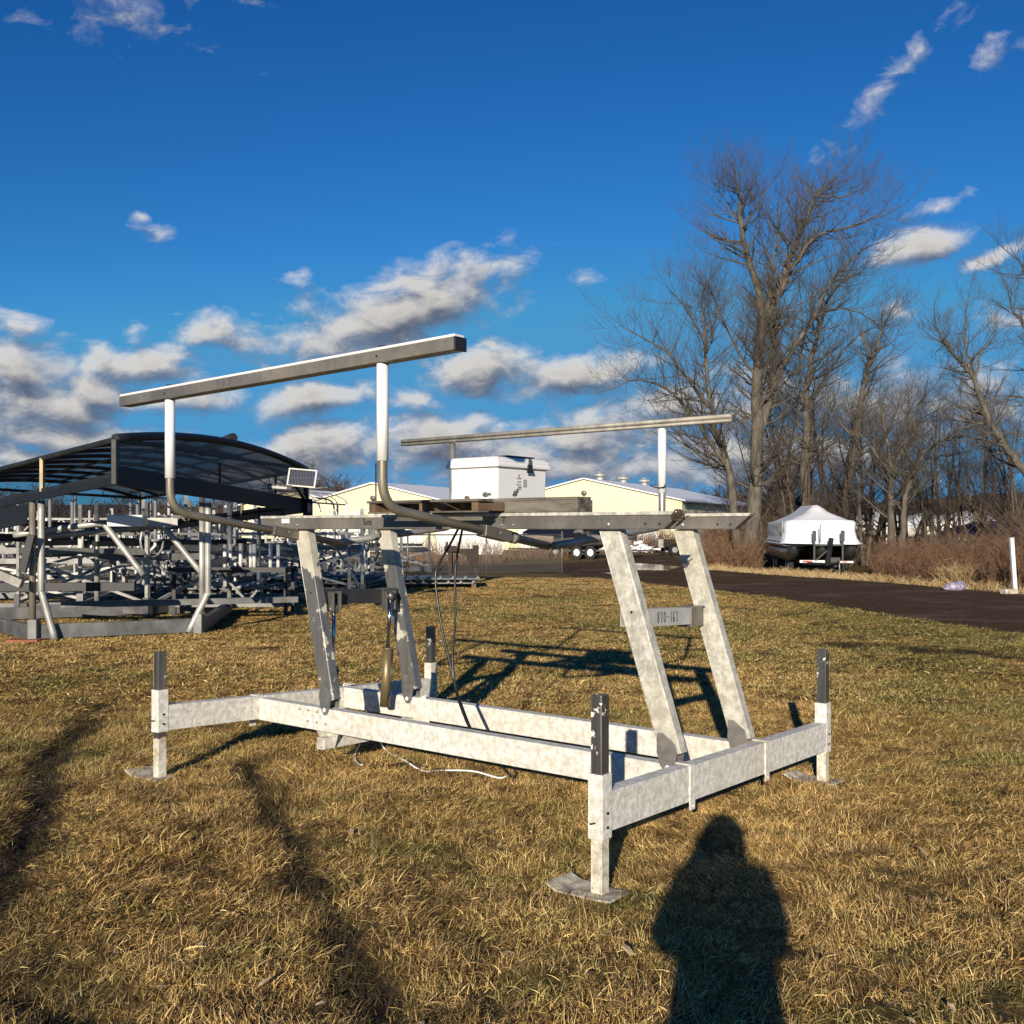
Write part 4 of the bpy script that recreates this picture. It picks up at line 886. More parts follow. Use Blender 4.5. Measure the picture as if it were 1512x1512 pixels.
# pontoon boat on trailer (shrink wrapped)
def pontoon():
    r=empty('boat_on_trailer',gx(1213,34.0),R(-9),'pontoon boat wrapped in white shrink wrap on a dark trailer beside the dirt road','boat')
    W,Ln=2.5,6.3
    nr=28
    def rr(sx,sy,z,cy=None):
        out=[]; n=8; cr=.35
        cr=min(.35,sx*.99)
        for q,(cx,cyy) in enumerate(((1,1),(-1,1),(-1,-1),(1,-1))):
            for k in range(n):
                a=PI/2*q+PI/2*k/(n-1); out.append((cx*(sx-cr)+cr*math.cos(a), Ln/2+cyy*(sy-cr)+cr*math.sin(a), z))
        return out
    rings=[(1.34,Ln/2+.10,1.06),(1.27,Ln/2+.03,1.10),(1.19,Ln/2-.03,1.25),(1.15,Ln/2-.06,1.50),(1.16,Ln/2-.08,1.76),(1.10,Ln/2-.14,1.83),(.95,Ln/2-.28,1.86),(.76,Ln/2-.5,1.91),(.58,Ln/2-.72,1.99),(.40,Ln/2-.95,2.11),(.24,Ln/2-1.15,2.26),(.09,Ln/2-1.35,2.40)]
    vs=[];fs=[]
    for i,(sx,sy,z) in enumerate(rings):
        for p in rr(sx,sy,z):
            q=Vector(p); nz=noise.noise(q*2.3); x,y,zz=q; zz+= .02*nz + (.05*math.sin(y*2.6) if 6<i else 0); x+=.03*nz
            if i==0: zz-= .0+.05*abs(noise.noise(Vector((x*1.5,y*1.5,0))))
            vs.append((x,y,zz))
    nn=32
    for i in range(len(rings)-1):
        for k in range(nn): fs.append((i*nn+k,i*nn+(k+1)%nn,(i+1)*nn+(k+1)%nn,(i+1)*nn+k))
    fs.append(tuple((len(rings)-1)*nn+k for k in range(nn)))
    wr=MB().add(vs,fs,0,True).build('shrink_wrap_cover',M['shrink'],r)
    # wrinkled side patch
    vs=[];fs=[]; nx_,nz_=26,10
    for i in range(nx_+1):
        for k in range(nz_+1):
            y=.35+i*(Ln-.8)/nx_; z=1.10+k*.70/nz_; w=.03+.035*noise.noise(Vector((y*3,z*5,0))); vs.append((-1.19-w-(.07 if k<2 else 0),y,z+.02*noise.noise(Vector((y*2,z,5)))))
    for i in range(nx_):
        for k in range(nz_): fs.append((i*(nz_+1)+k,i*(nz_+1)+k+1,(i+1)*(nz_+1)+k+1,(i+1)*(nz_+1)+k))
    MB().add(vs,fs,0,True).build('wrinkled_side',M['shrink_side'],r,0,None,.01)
    MB().bb(-1.22,1.22,.15,Ln-.1,.98,1.05).build('deck',M['toon'],r)
    for x in(-.92,0,.92):
        MB().tube([(x,-.25,.92),(x,-.05,.83),(x,.25,.78),(x,.8,.74),(x,Ln-.2,.74)],[.05,.16,.24,.30,.30],18).build('pontoon_tube',M['toon'],r)
    MB().bar((-.55,-.3,.42),(-.55,Ln-.6,.42),.08,.1).bar((.55,-.3,.42),(.55,Ln-.6,.42),.08,.1).bar((-.55,-.3,.42),(0,-1.2,.42),.08,.08).bar((.55,-.3,.42),(0,-1.2,.42),.08,.08).bar((-1.0,3.3,.40),(1.0,3.3,.40),.08,.08).bar((-1.0,4.2,.40),(1.0,4.2,.40),.08,.08).build('trailer_frame',M['dsteel'],r)
    for y in(3.3,4.2):
        for x in(-1.05,1.05):
            wh=MB().tube([(x-.1,y,.31),(x-.09,y,.31),(x+.09,y,.31),(x+.1,y,.31)],[.26,.31,.31,.26],20).build('wheel',M['tyre'],r); MB().tube([(x-.104,y,.31),(x+.104,y,.31)],.16,14).build('rim',M['rim'],wh)
    for y in(.9,1.6):
        for x in(-.9,.9): 
            wh=MB().tube([(x-.08,y,.28),(x+.08,y,.28)],.28,18).build('wheel',M['tyre'],r); MB().tube([(x-.085,y,.28),(x+.085,y,.28)],.14,12).build('rim',M['rim'],wh)
    for x in(-.28,.62): MB().bar((x,-.35,.40),(x,-.35,1.45),.07,.07).bb(x-.06,x+.06,-.42,-.30,1.15,1.5).build('bow_post',M['dsteel'],r,.01)
    MB().bar((.12,-.55,.40),(.25,-.42,1.25),.14,.10).bar((-.28,-.38,1.02),(.62,-.38,1.02),.06,.06).bar((-.25,-.4,.5),(.3,-.4,1.0),.05,.05).bar((-.1,-.42,1.1),(-.1,-.42,1.7),.035,.035).bb(.2,.5,-.6,-.3,.3,.62).build('winch_stand',M['dsteel'],r,.008)
    MB().tube([(.42,-1.0,.0),(.42,-1.0,.6)],.03,10).bb(.36,.48,-1.06,-.94,0,.02).build('jack',M['silver'],r)
    MB().bb(-.75,.05,-.42,-.39,.44,.52).bb(.5,.95,-.42,-.39,.44,.50).build('light_board',M['white_cap'],r); MB().bb(-.66,-.35,-.43,-.421,.455,.505).bb(.6,.75,-.43,-.421,.455,.49).build('reflector',M['red'],r)
    return r
pontoon()
# other boats & trailers
def hullboat(px,Y,rz,L_,lab,cover,hullm,cat='boat',grp='boats stored across the yard'):
    r=empty('covered_boat',gx(px,Y),R(rz),lab,cat,grp); r.scale=(1.,1.,1.75) if 'white wrapped' in lab else (1,1,1.15); n=12; vs=[];fs=[]
    for i in range(n+1):
        t=i/n; w=.95*min(1,(1-t)*2.2)**.6 if t<1 else .02; y=-L_/2+L_*t; 
        for a,b in((-1,.95+.18*t),(-.8,.62),(0,.42+.3*t**3),(.8,.62),(1,.95+.18*t)): vs.append((a*w,y,b+ (0.25*t*t if abs(a)<1 else 0)))
    for i in range(n):
        for k in range(4): fs.append((i*5+k,i*5+k+1,i*5+k+6,i*5+k+5))
    fs.append((0,1,2,3,4)); MB().add(vs,fs,0,True).build('hull',hullm,r)
    vs=[];fs=[]
    for i in range(n+1):
        t=i/n; w=1.0*min(1,(1-t)*2.2)**.6 if t<1 else .02; y=-L_/2+L_*t; pk=1.35+.35*math.sin(PI*min(1,t*1.1))+.05*math.sin(t*17)
        for a,b in((-1,.93+.18*t),(-.75,1.12),(0,pk if t<.97 else 1.2),(.75,1.12),(1,.93+.18*t)): vs.append((a*w,y,b))
    for i in range(n):
        for k in range(4): fs.append((i*5+k,i*5+k+1,i*5+k+6,i*5+k+5))
    fs.append((0,1,2,3,4)); MB().add(vs,fs,0,True).build('cover',cover,r)
    MB().bar((-.5,-L_/2+.4,.38),(0,L_/2+.9,.38),.07,.08).bar((.5,-L_/2+.4,.38),(0,L_/2+.9,.38),.07,.08).build('trailer_frame',M['dsteel'],r)
    for x in(-.9,.9):
        for y in(-.9,-.2):
            wh=MB().tube([(x-.09,y,.30),(x+.09,y,.30)],.30,16).build('wheel',M['tyre'],r); MB().tube([(x-.095,y,.3),(x+.095,y,.3)],.16,12).build('rim',M['rim'],wh)
hullboat(828,56,60,4.8,'small boat with a tan hull and black cover on a trailer far behind the lift',M['canvas'],simple('tan_hull',(.42,.34,.27),.5,0,.2,5))
hullboat(880,53,-100,4.2,'small boat with a silver hull and dark cover beside the tan-hulled boat',M['canvas'],M['silver'])
hullboat(1290,88,80,6.5,'white wrapped boat far behind the pontoon boat, beyond the brush',M['shrink'],M['white_cap'],'boat','white wrapped boats beyond the brush')
hullboat(1362,92,70,6.5,'second white wrapped boat beyond the brush, centre of the right-hand trees',M['shrink'],M['white_cap'],'boat','white wrapped boats beyond the brush')
hullboat(1418,84,100,6.5,'third white wrapped boat beyond the brush, left of the blue covered boats',M['shrink'],M['white_cap'],'boat','white wrapped boats beyond the brush')
hullboat(1462,58,75,5.4,'boat under a bright blue tarp seen through the brush at the right',M['blue'],M['white_cap'],'boat','blue covered boats')
hullboat(1437,60,100,3.6,'smaller boat under a blue tarp just left of the larger blue one',M['blue'],M['white_cap'],'boat','blue covered boats')
hullboat(1252,96,85,6.5,'white wrapped boat furthest left beyond the brush, above the pontoon boat',M['shrink'],M['white_cap'],'boat','white wrapped boats beyond the brush')
# small utility trailer
ut=empty('utility_trailer',gx(990,60),R(10),'small black utility trailer at the far end of the dirt road','trailer')
MB().bb(-.3,2.6,-.6,.6,.5,.62).bar((-.3,0,.5),(-1.1,0,.45),.08,.08).bb(-.3,-.25,-.6,.6,.62,.95).build('bed',M['dsteel'],ut)
for x in(.0,1.2):
    for y in(-.7,.7): wh=MB().tube([(x,y-.1,.34),(x,y+.1,.34)],.34,16).build('wheel',M['tyre'],ut); MB().tube([(x,y-.105,.34),(x,y+.105,.34)],.17,12).build('rim',M['rim'],wh)
MB().bb(-.75,-.45,-.1,.1,.45,.95).build('jack_box',M['silver_l'],ut,.02)
# pile of white wrap scraps
mb=MB(); rs=random.Random(4)
for k in range(26):
    c=Vector((rs.gauss(0,.8),rs.gauss(0,.4),.12+abs(rs.gauss(0,.22)))); mb.box(c,(.25+rs.random()*.5,.2+rs.random()*.2,.08+rs.random()*.12),Matrix.Rotation(rs.random()*3,3,'Z')@Matrix.Rotation(rs.gauss(0,.4),3,'Y'))
o=mb.build('scrap_pile',M['shrink'],None,.03); o.location=gx(935,66); tag(o,'pile of white plastic wrap scraps in front of the right yellow building','scrap pile')
# white post on the right, with pale block and litter bag
o=MB().bar((0,0,0),(-.09,0,1.34),.09,.09).build('white_post',M['white_cap'],None,.01); o.location=gx(1499,24.5); tag(o,'leaning white wooden post at the right edge beside the road','post')
o=MB().box((0,0,.06),(.34,.2,.12),Matrix.Rotation(.3,3,'Z')).box((.13,.05,.1),(.12,.1,.06)).build('stone_block',M['plate'],None,.02); o.location=gx(1489,24.4); tag(o,'pale block lying at the foot of the white post','block')
mb=MB(); mb.sph((0,0,.10),(.28,.14,.12),12,8).sph((.12,.02,.14),(.12,.1,.12),10,7).sph((-.18,0,.06),(.16,.1,.06),8,6)
o=mb.build('litter_bag',simple('lilac_plastic',(.42,.38,.50),.4,0,.3,14,(.15,.12,.2),.8,12),None); o.location=gx(1411,25.7); tag(o,'crumpled pale purple plastic bag at the edge of the brush','bag')
#@@PART4
# ---------------------------------------------------------------- bare winter trees
def grow(out,p,d,r,L_,lvl,maxl,rs,upb=.12,crook=.22,n0=0):
    """out: list of (pts,radii,level)"""
    ns=5 if lvl<2 else (4 if lvl<maxl else 3)
    pts=[p.copy()];rr=[r]; q=p.copy(); d=d.normalized(); kids=[]
    for i in range(ns):
        d=(d+Vector((rs.gauss(0,crook),rs.gauss(0,crook),rs.gauss(0,crook)*.6+upb))*.5).normalized()
        q=q+d*(L_/ns); f=1-(i+1)/ns*.72; pts.append(q.copy()); rr.append(r*f)
        kids.append((q.copy(),d.copy(),r*f,(i+1)/ns))
    out.append((pts,rr,lvl))
    if lvl>=maxl: return
    nk={0:5,1:6,2:6,3:5,4:4}.get(lvl,3)
    for k in range(nk):
        t=rs.uniform(.18,1.); i=min(ns-1,int(t*ns)); kq,kd,kr,_=kids[i]; kp=pts[i].lerp(pts[i+1],t*ns-i)
        ax=Vector((rs.gauss(0,1),rs.gauss(0,1),rs.gauss(0,.6)+.25)).normalized(); nd=(kd*rs.uniform(.55,1.1)+ax*rs.uniform(.6,1.0)).normalized()
        grow(out,kp,nd,max(.0035,min(kr*.6,r*.55)),L_*rs.uniform(.45,.75),lvl+1,maxl,rs,upb,crook)
    grow(out,q,d,max(.0035,rr[-1]),L_*.6,lvl+1,maxl,rs,upb,crook)
def treebuild(name,label,base,segs,cut,group=None,bm_='bark',tm='twig'):
    r=empty(name,base,0,label,'tree',group); b=Vector(base)
    tr=MB(); cr=MB()
    for pts,rr,l in segs:
        tgt=tr if l<=cut else cr; n=10 if l<=0 else (6 if rr[0]>.05 else (4 if rr[0]>.02 else 3))
        tgt.tube([p-b for p in pts],rr,n,0,True,False)
    if tr.v: tr.build('trunk',M[bm_],r)
    if cr.v: cr.build('crown',M[tm],r)
    return r
def limb(pxs,Y,r0,r1,rs,dY=0,wig=.0):
    P=[]; n=len(pxs)
    for i,(a,b) in enumerate(pxs): P.append(at(a,b,Y+dY*i/(max(1,n-1))))
    P=smooth(P,4); k=len(P); rr=[r0+(r1-r0)*(i/(k-1))**.8 for i in range(k)]
    P=[p+Vector((rs.gauss(0,wig),rs.gauss(0,wig),rs.gauss(0,wig))) for p in P]
    return P,rr
def photo_tree(name,label,base,limbs,Y,seed,dens=2.2,tw=3.2,maxl=3,tm='twig',start=.25,minr=.009,upb=.16,group=None):
    rs=random.Random(seed); segs=[]
    for pxs,r0,r1,dY in limbs:
        P,rr=limb(pxs,Y,r0,r1,rs,dY,.03); segs.append((P,rr,0)); Lk=sum((P[i+1]-P[i]).length for i in range(len(P)-1)); n=int(Lk*dens)
        for k in range(n):
            t=start+(1-start)*((k+rs.random())/n) if r0>.15 else (k+rs.random())/n
            t=min(.999,t); f=t*(len(P)-1); i=int(f); p=P[i].lerp(P[i+1],f-i); d=(P[i+1]-P[i]).normalized()
            ax=Vector((rs.gauss(0,1),rs.gauss(0,1),rs.gauss(0,.6)+.15)); ax=(ax-d*ax.dot(d)).normalized()
            nd=(d*rs.uniform(.3,.9)+ax).normalized(); Lb=tw*rs.uniform(.45,1.0)*(1-.45*t)
            grow(segs,p,nd,max(minr,min(rr[i]*.42,.05)),Lb,2,maxl,rs,upb)
        grow(segs,P[-1],(P[-1]-P[-2]),rr[-1],tw*.45,2,maxl,rs,upb)
    return treebuild(name,label,base,segs,0,group,'bark',tm)
Y=45
photo_tree('bare_tree','tallest bare tree with a thick pale trunk forking high up',gx(1108,Y),[
 ([(1100,840),(1112,760),(1118,690),(1117,600),(1121,530),(1128,468)],.38,.20,0),
 ([(1128,470),(1117,420),(1100,362),(1093,320),(1092,290),(1086,262)],.20,.03,-1.5),
 ([(1130,475),(1158,400),(1186,335),(1203,292),(1226,268)],.20,.03,1.5),
 ([(1140,455),(1170,395),(1205,350),(1255,335),(1318,312)],.14,.02,-1),
 ([(1122,640),(1140,570),(1142,500),(1140,450)],.20,.13,.5),
 ([(1125,610),(1168,520),(1200,470),(1225,420),(1262,380),(1290,360)],.14,.02,2),
 ([(1200,470),(1245,455),(1290,475),(1310,500)],.05,.012,2),
 ([(1118,560),(1080,500),(1060,450),(1045,420)],.07,.015,-1.5),
 ([(1128,470),(1140,400),(1150,350),(1150,300)],.10,.02,0),
 ([(1093,330),(1072,295),(1052,268)],.05,.015,-1),([(1203,290),(1240,292),(1268,280)],.05,.015,1)],Y,3,dens=5.2,tw=2.9,maxl=4,minr=.0125,upb=.2)
photo_tree('bare_tree','bare tree left of the tallest one with stems leaning left',gx(1090,43),[
 ([(1092,840),(1085,760),(1078,700),(1060,650),(1050,600),(1043,540),(1038,480),(1036,440)],.22,.03,0),
 ([(1045,600),(1020,565),(985,520),(950,500),(915,480)],.09,.015,-1),
 ([(1078,700),(1040,640),(1010,600),(985,575),(940,560),(905,575)],.12,.015,1),
 ([(1040,540),(1055,480),(1060,440)],.06,.015,1),([(1040,500),(1010,450),(990,430)],.05,.012,-1),
 ([(1075,690),(1040,680),(1000,640),(970,610)],.06,.012,-.5)],43,5,dens=4.4,tw=2.9,maxl=4,minr=.011)
photo_tree('bare_tree','slim bare tree right of the tallest trunk, behind the wrapped boat',gx(1190,48),[
 ([(1186,830),(1188,740),(1190,640),(1192,560),(1205,500),(1225,440),(1255,400)],.27,.03,0),
 ([(1190,620),(1180,560),(1186,500),(1182,440)],.09,.02,-1),([(1192,600),(1230,540),(1262,500),(1300,480)],.08,.015,1),([(1190,680),(1225,610),(1240,560)],.07,.015,-1)],48,8,dens=3.4,tw=3.0,maxl=4,minr=.011)
photo_tree('bare_tree','bare tree with a snapped pale top near the right end of the wrapped boat',gx(1240,46),[
 ([(1236,838),(1246,760),(1255,700),(1262,650),(1270,600),(1280,555),(1292,520),(1305,480),(1318,455)],.28,.02,0),
 ([(1278,560),(1283,535),(1284,524)],.12,.09,-.3),([(1296,520),(1304,513),(1316,508)],.06,.02,.3),([(1262,650),(1230,610),(1215,570)],.06,.02,1)],46,9,dens=2.8,tw=2.4,maxl=4,minr=.011)
photo_tree('bare_tree','multi-stemmed bare tree in the brush with a long limb arching right',gx(1322,40),[
 ([(1318,845),(1316,780),(1316,700),(1310,650),(1300,600)],.20,.03,0),([(1325,845),(1335,780),(1342,720),(1365,670),(1400,648),(1440,640)],.16,.02,-1),
 ([(1316,700),(1340,640),(1355,600),(1380,570)],.09,.015,1),([(1335,740),(1350,700),(1385,675),(1420,670)],.08,.015,1),([(1316,700),(1285,660),(1270,640)],.08,.02,0)],40,10,dens=4.0,tw=2.2,maxl=4)
photo_tree('bare_tree','bare tree leaning in from the right edge, high over the white post',gx(1560,36),[
 ([(1572,850),(1545,760),(1512,695),(1480,655),(1455,610),(1437,560),(1420,535),(1395,505),(1380,480)],.20,.02,0),
 ([(1437,560),(1430,520),(1425,480),(1430,440)],.06,.012,1),([(1455,610),(1420,600),(1390,605)],.05,.012,-1),([(1462,625),(1430,630),(1400,640)],.05,.012,1),([(1437,560),(1450,520),(1475,490)],.05,.012,-.5)],36,12,dens=4.0,tw=2.0,maxl=4)
photo_tree('bare_tree','large bare tree mostly cut off by the right edge of the picture',gx(1620,42),[
 ([(1620,860),(1610,700),(1590,560),(1575,460),(1560,380)],.35,.10,0),([(1590,560),(1550,520),(1510,480),(1490,440)],.14,.02,-1),([(1585,520),(1540,440),(1515,400),(1500,380)],.12,.02,1),([(1600,640),(1550,600),(1500,585),(1470,600)],.10,.02,0),([(1600,680),(1540,650),(1490,640),(1460,620)],.07,.015,-1)],42,14,dens=3.4,tw=2.8,maxl=4)
# filler trees and saplings
spots=[(1140,52,8.5),(1160,50,7),(1215,51,10),(1262,50,8.5),(1290,49,8),(1345,48,7.5),(1372,44,5.5),(1400,47,6.5),(1432,43,5),(1450,50,7),(1475,42,5.2),(1500,46,7),(1175,44,6),(1275,43,6),(1415,52,7),(1130,47,6.5),(1225,44,6.5),(1385,53,7.5),(1490,54,7.5),(1100,50,5),(1062,50,4.5),(1328,52,8),(1150,56,9.5),(1180,58,10.5),(1205,55,9.5),(1235,57,10),(1255,54,8),(1283,58,9.5),(1305,55,8.5),(1340,58,9),(1358,55,7.5),(1392,58,8.5),(1425,56,7.5),(1445,58,8),(1468,55,7),(1485,58,8),(1506,54,7.5),(1530,50,8)]
words=['between the tallest tree and the slim tree','just right of the tallest trunk','behind the peak of the wrapped boat','behind the snapped tree','right of the snapped tree','behind the arching tree','right of the arching tree','in front of the white wrapped boats','left of the blue covered boats','behind the blue covered boats','close left of the white post','behind the white post','rising over the left side of the wrapped boat','over the right corner of the wrapped boat','far back left of the blue covered boats','close beside the tallest trunk','directly behind the wrapped boat cover','far back right of the arching tree','far back near the right edge','at the right corner of the yellow building','in front of the yellow building roof end','far back behind the arching limb']+['number %d from the left in the furthest row'%0]*0+['in the back row '+w for w in('beside the tallest trunk','right of the tallest trunk','left of the slim tree','behind the slim tree','left of the snapped tree','right of the snapped top','over the brown hill edge','behind the arching limb base','under the arching limb','right of the arching limb','over the white boats','above the blue tarp','right of the blue tarp','left of the leaning tree','below the leaning tree','at the right edge')]
for i,((px,Yd,h),wd) in enumerate(zip(spots,words)):
    rs=random.Random(50+i); segs=[]; b=gx(px,Yd); stems=rs.choice((1,2,3))
    for k in range(stems):
        P=[b+Vector((rs.gauss(0,.12)*k,rs.gauss(0,.12)*k,0))]; d=Vector((rs.gauss(0,.16),rs.gauss(0,.1),1)).normalized(); n=9
        for j in range(n): d=(d+Vector((rs.gauss(0,.09),rs.gauss(0,.07),.05))).normalized(); P.append(P[-1]+d*h*(1-.12*k)/n)
        r0=.012*h*rs.uniform(.8,1.3); rr=[r0*(1-.9*j/n)+.006 for j in range(n+1)]; segs.append((P,rr,0))
        for q in range(int(h*2.6/ (stems**.5))):
            t=rs.uniform(.15,.98)*n; a=int(t); p=P[a].lerp(P[a+1],t-a); an=rs.random()*6.28; nd=Vector((math.cos(an),math.sin(an),rs.uniform(.3,1.1))).normalized()
            grow(segs,p,nd,max(.010,rr[a]*.4),h*.22*rs.uniform(.5,1.1),1,3,rs,.14,.25)
    treebuild('bare_sapling','thin bare tree '+wd,b,segs,0,'thin bare trees along the brush','twig' if i%2 else 'twig2','twig2' if i%3 else 'twig')
# brush thicket and straw edges
def canes(name,label,regions,m,kind='stuff'):
    mb=MB(); rs=random.Random(21)
    for (px0,px1,Y0,Y1,n,h0,h1,rad) in regions:
        for k in range(n):
            px=rs.uniform(px0,px1); Yd=rs.uniform(Y0,Y1); p=gx(px,Yd); h=rs.uniform(h0,h1); d=Vector((rs.gauss(0,.28),rs.gauss(0,.2),1)); c=Vector((rs.gauss(0,.2),rs.gauss(0,.15),0))
            pts=[p,p+d*h*.5,p+d*h*.9+c*h*.6]; mb.tube(pts,[rad,rad*.8,rad*.35],3,0,False,False)
            for q in range(2):
                t=rs.uniform(.35,.9); a=p+d*h*t; mb.tube([a,a+Vector((rs.gauss(0,.22),rs.gauss(0,.15),rs.uniform(.15,.45)))*h*.5],[rad*.6,rad*.25],3,0,False,False)
    o=mb.build(name,m); tag(o,label,'brush',kind=kind); return o
def yedge(px):
    P=[(1040,842),(1060,843),(1130,849),(1280,858.5),(1400,868.5),(1512,878.5),(1900,912)]
    for (a,ya),(b_,yb) in zip(P,P[1:]):
        if a<=px<=b_: y=ya+(yb-ya)*(px-a)/(b_-a); return F*H/(y-781)
    return F*H/(P[0][1]-781)
def canes2(name,label,px0,px1,d0,d1,n,h0,h1,rad,m,seed,lean=.28,gap=None,cl=1.2):
    mb=MB(); rs=random.Random(seed)
    for k in range(n):
        px=rs.uniform(px0,px1); e=yedge(px); q=rs.random(); Yd=e+d0+(d1-d0)*q; p=gx(px,Yd)
        if gap and gap(px,Yd): continue
        nz=noise.noise(Vector((p.x*cl,p.y*cl,seed))); 
        if rs.random()<-.1-nz*1.3: continue
        if d1-d0>10 and 1262<px<1500 and (rs.random()<.72): continue
        h=rs.uniform(h0,h1)*(1+.9*nz)*(.55+.45*q if d1-d0>3 else 1)*(.5 if d1-d0>10 and 1262<px<1500 else 1); d=Vector((rs.gauss(0,lean),rs.gauss(0,lean*.7),1)); c=Vector((rs.gauss(0,lean*.8),rs.gauss(0,.15),0))
        mb.tube([p,p+d*h*.5,p+d*h*.9+c*h*.6],[rad,rad*.8,rad*.35],3,0,False,False)
        if h>.5:
            for q in range(3):
                t=rs.uniform(.3,.9); a=p+d*h*t; mb.tube([a,a+Vector((rs.gauss(0,.25),rs.gauss(0,.18),rs.uniform(.1,.45)))*h*.5],[rad*.6,rad*.25],3,0,False,False)
    o=mb.build(name,m); tag(o,label,'brush',kind='stuff'); return o
bg_=lambda px,Y: 1120<px<1292 and Y<41.5
canes2('brush','reddish brown bare canes growing along the far side of the road at the right',1255,1580,.5,6,3000,.6,1.65,.009,M['reed'],5,gap=bg_)
canes2('brush_behind_trees','brown bare brush around the foot of the tallest trees, left of the wrapped boat',1035,1150,1.5,6,800,.7,1.7,.011,M['reed'],6,gap=bg_)
canes2('dark_brush','dark tangled undergrowth filling the foot of the right-hand trees',1110,1580,5,20,5200,1.2,3.1,.014,M['twig2'],7,lean=.4,gap=bg_,cl=.5)
canes2('straw_edge','pale dry straw grass along the far edge of the road',1045,1580,.15,1.6,3400,.06,.26,.006,M['straw'],8,lean=.6,cl=.8)
canes2('tall_straw','clump of taller yellow straw beside the purple bag',1385,1428,.6,1.6,260,.3,.7,.006,M['straw'],9,lean=.5)
canes('far_brush','thin brown brush in front of the yellow buildings, beyond the fence',[(930,1005,66,70,320,.8,1.7,.018),(600,740,44,52,420,.4,1.2,.012),(740,850,50,58,240,.3,.9,.012),(1040,1130,46,54,420,1.2,3.0,.016)],M['reed'])
# distant woods: ragged band of fine trunks, built as one mass
def woods(name,label,x0,x1,Yd,dd,n,h0,h1,prof):
    mb=MB(); rs=random.Random(33)
    for k in range(n):
        x=rs.uniform(x0,x1); y=Yd+rs.uniform(0,dd); h=rs.uniform(h0,h1)*prof((x-x0)/(x1-x0)); p=Vector((x,y,0)); top=p+Vector((rs.gauss(0,.5),0,h)); mb.tube([p,top],[.16,.05],3,0,False,False)
        for q in range(9):
            t=rs.uniform(.25,.95); a=p.lerp(top,t); d=Vector((rs.gauss(0,1),rs.gauss(0,.5),rs.uniform(.4,1.4))).normalized(); e=a+d*h*.26; mb.tube([a,e],[.09,.035],3,0,False,False)
            for z in range(3): e2=a.lerp(e,rs.uniform(.4,1)); mb.tube([e2,e2+Vector((rs.gauss(0,1),rs.gauss(0,.5),rs.uniform(.2,1.2))).normalized()*h*.13],[.05,.025],3,0,False,False)
    o=mb.build(name,M['far']); tag(o,label,'woods',kind='stuff')
woods('distant_woods','grey brown line of far bare woods along the horizon',-150,170,190,50,1500,7,11.5,lambda t:.75+.25*math.sin(t*23)+.15*math.sin(t*61))
mb=MB(); vs=[];fs=[]; n=120
for i in range(n+1):
    x=-700+1400*i/n; a=noise.noise(Vector((x*.006,0,0))); h=10+6*a+(9 if x>150 else 0)*min(1,(x-150)/120 if x>150 else 0); vs+=[(x,420,-1),(x,470,h*.8),(x,600,h*1.35)]
for i in range(n):
    for k in range(2): fs.append((i*3+k,i*3+k+1,i*3+k+4,i*3+k+3))
hm=bark('wooded_hill_brown',(.030,.028,.028),(.075,.062,.055)); o=mb.add(vs,fs,0,True).build('hills',hm); tag(o,kind='structure')
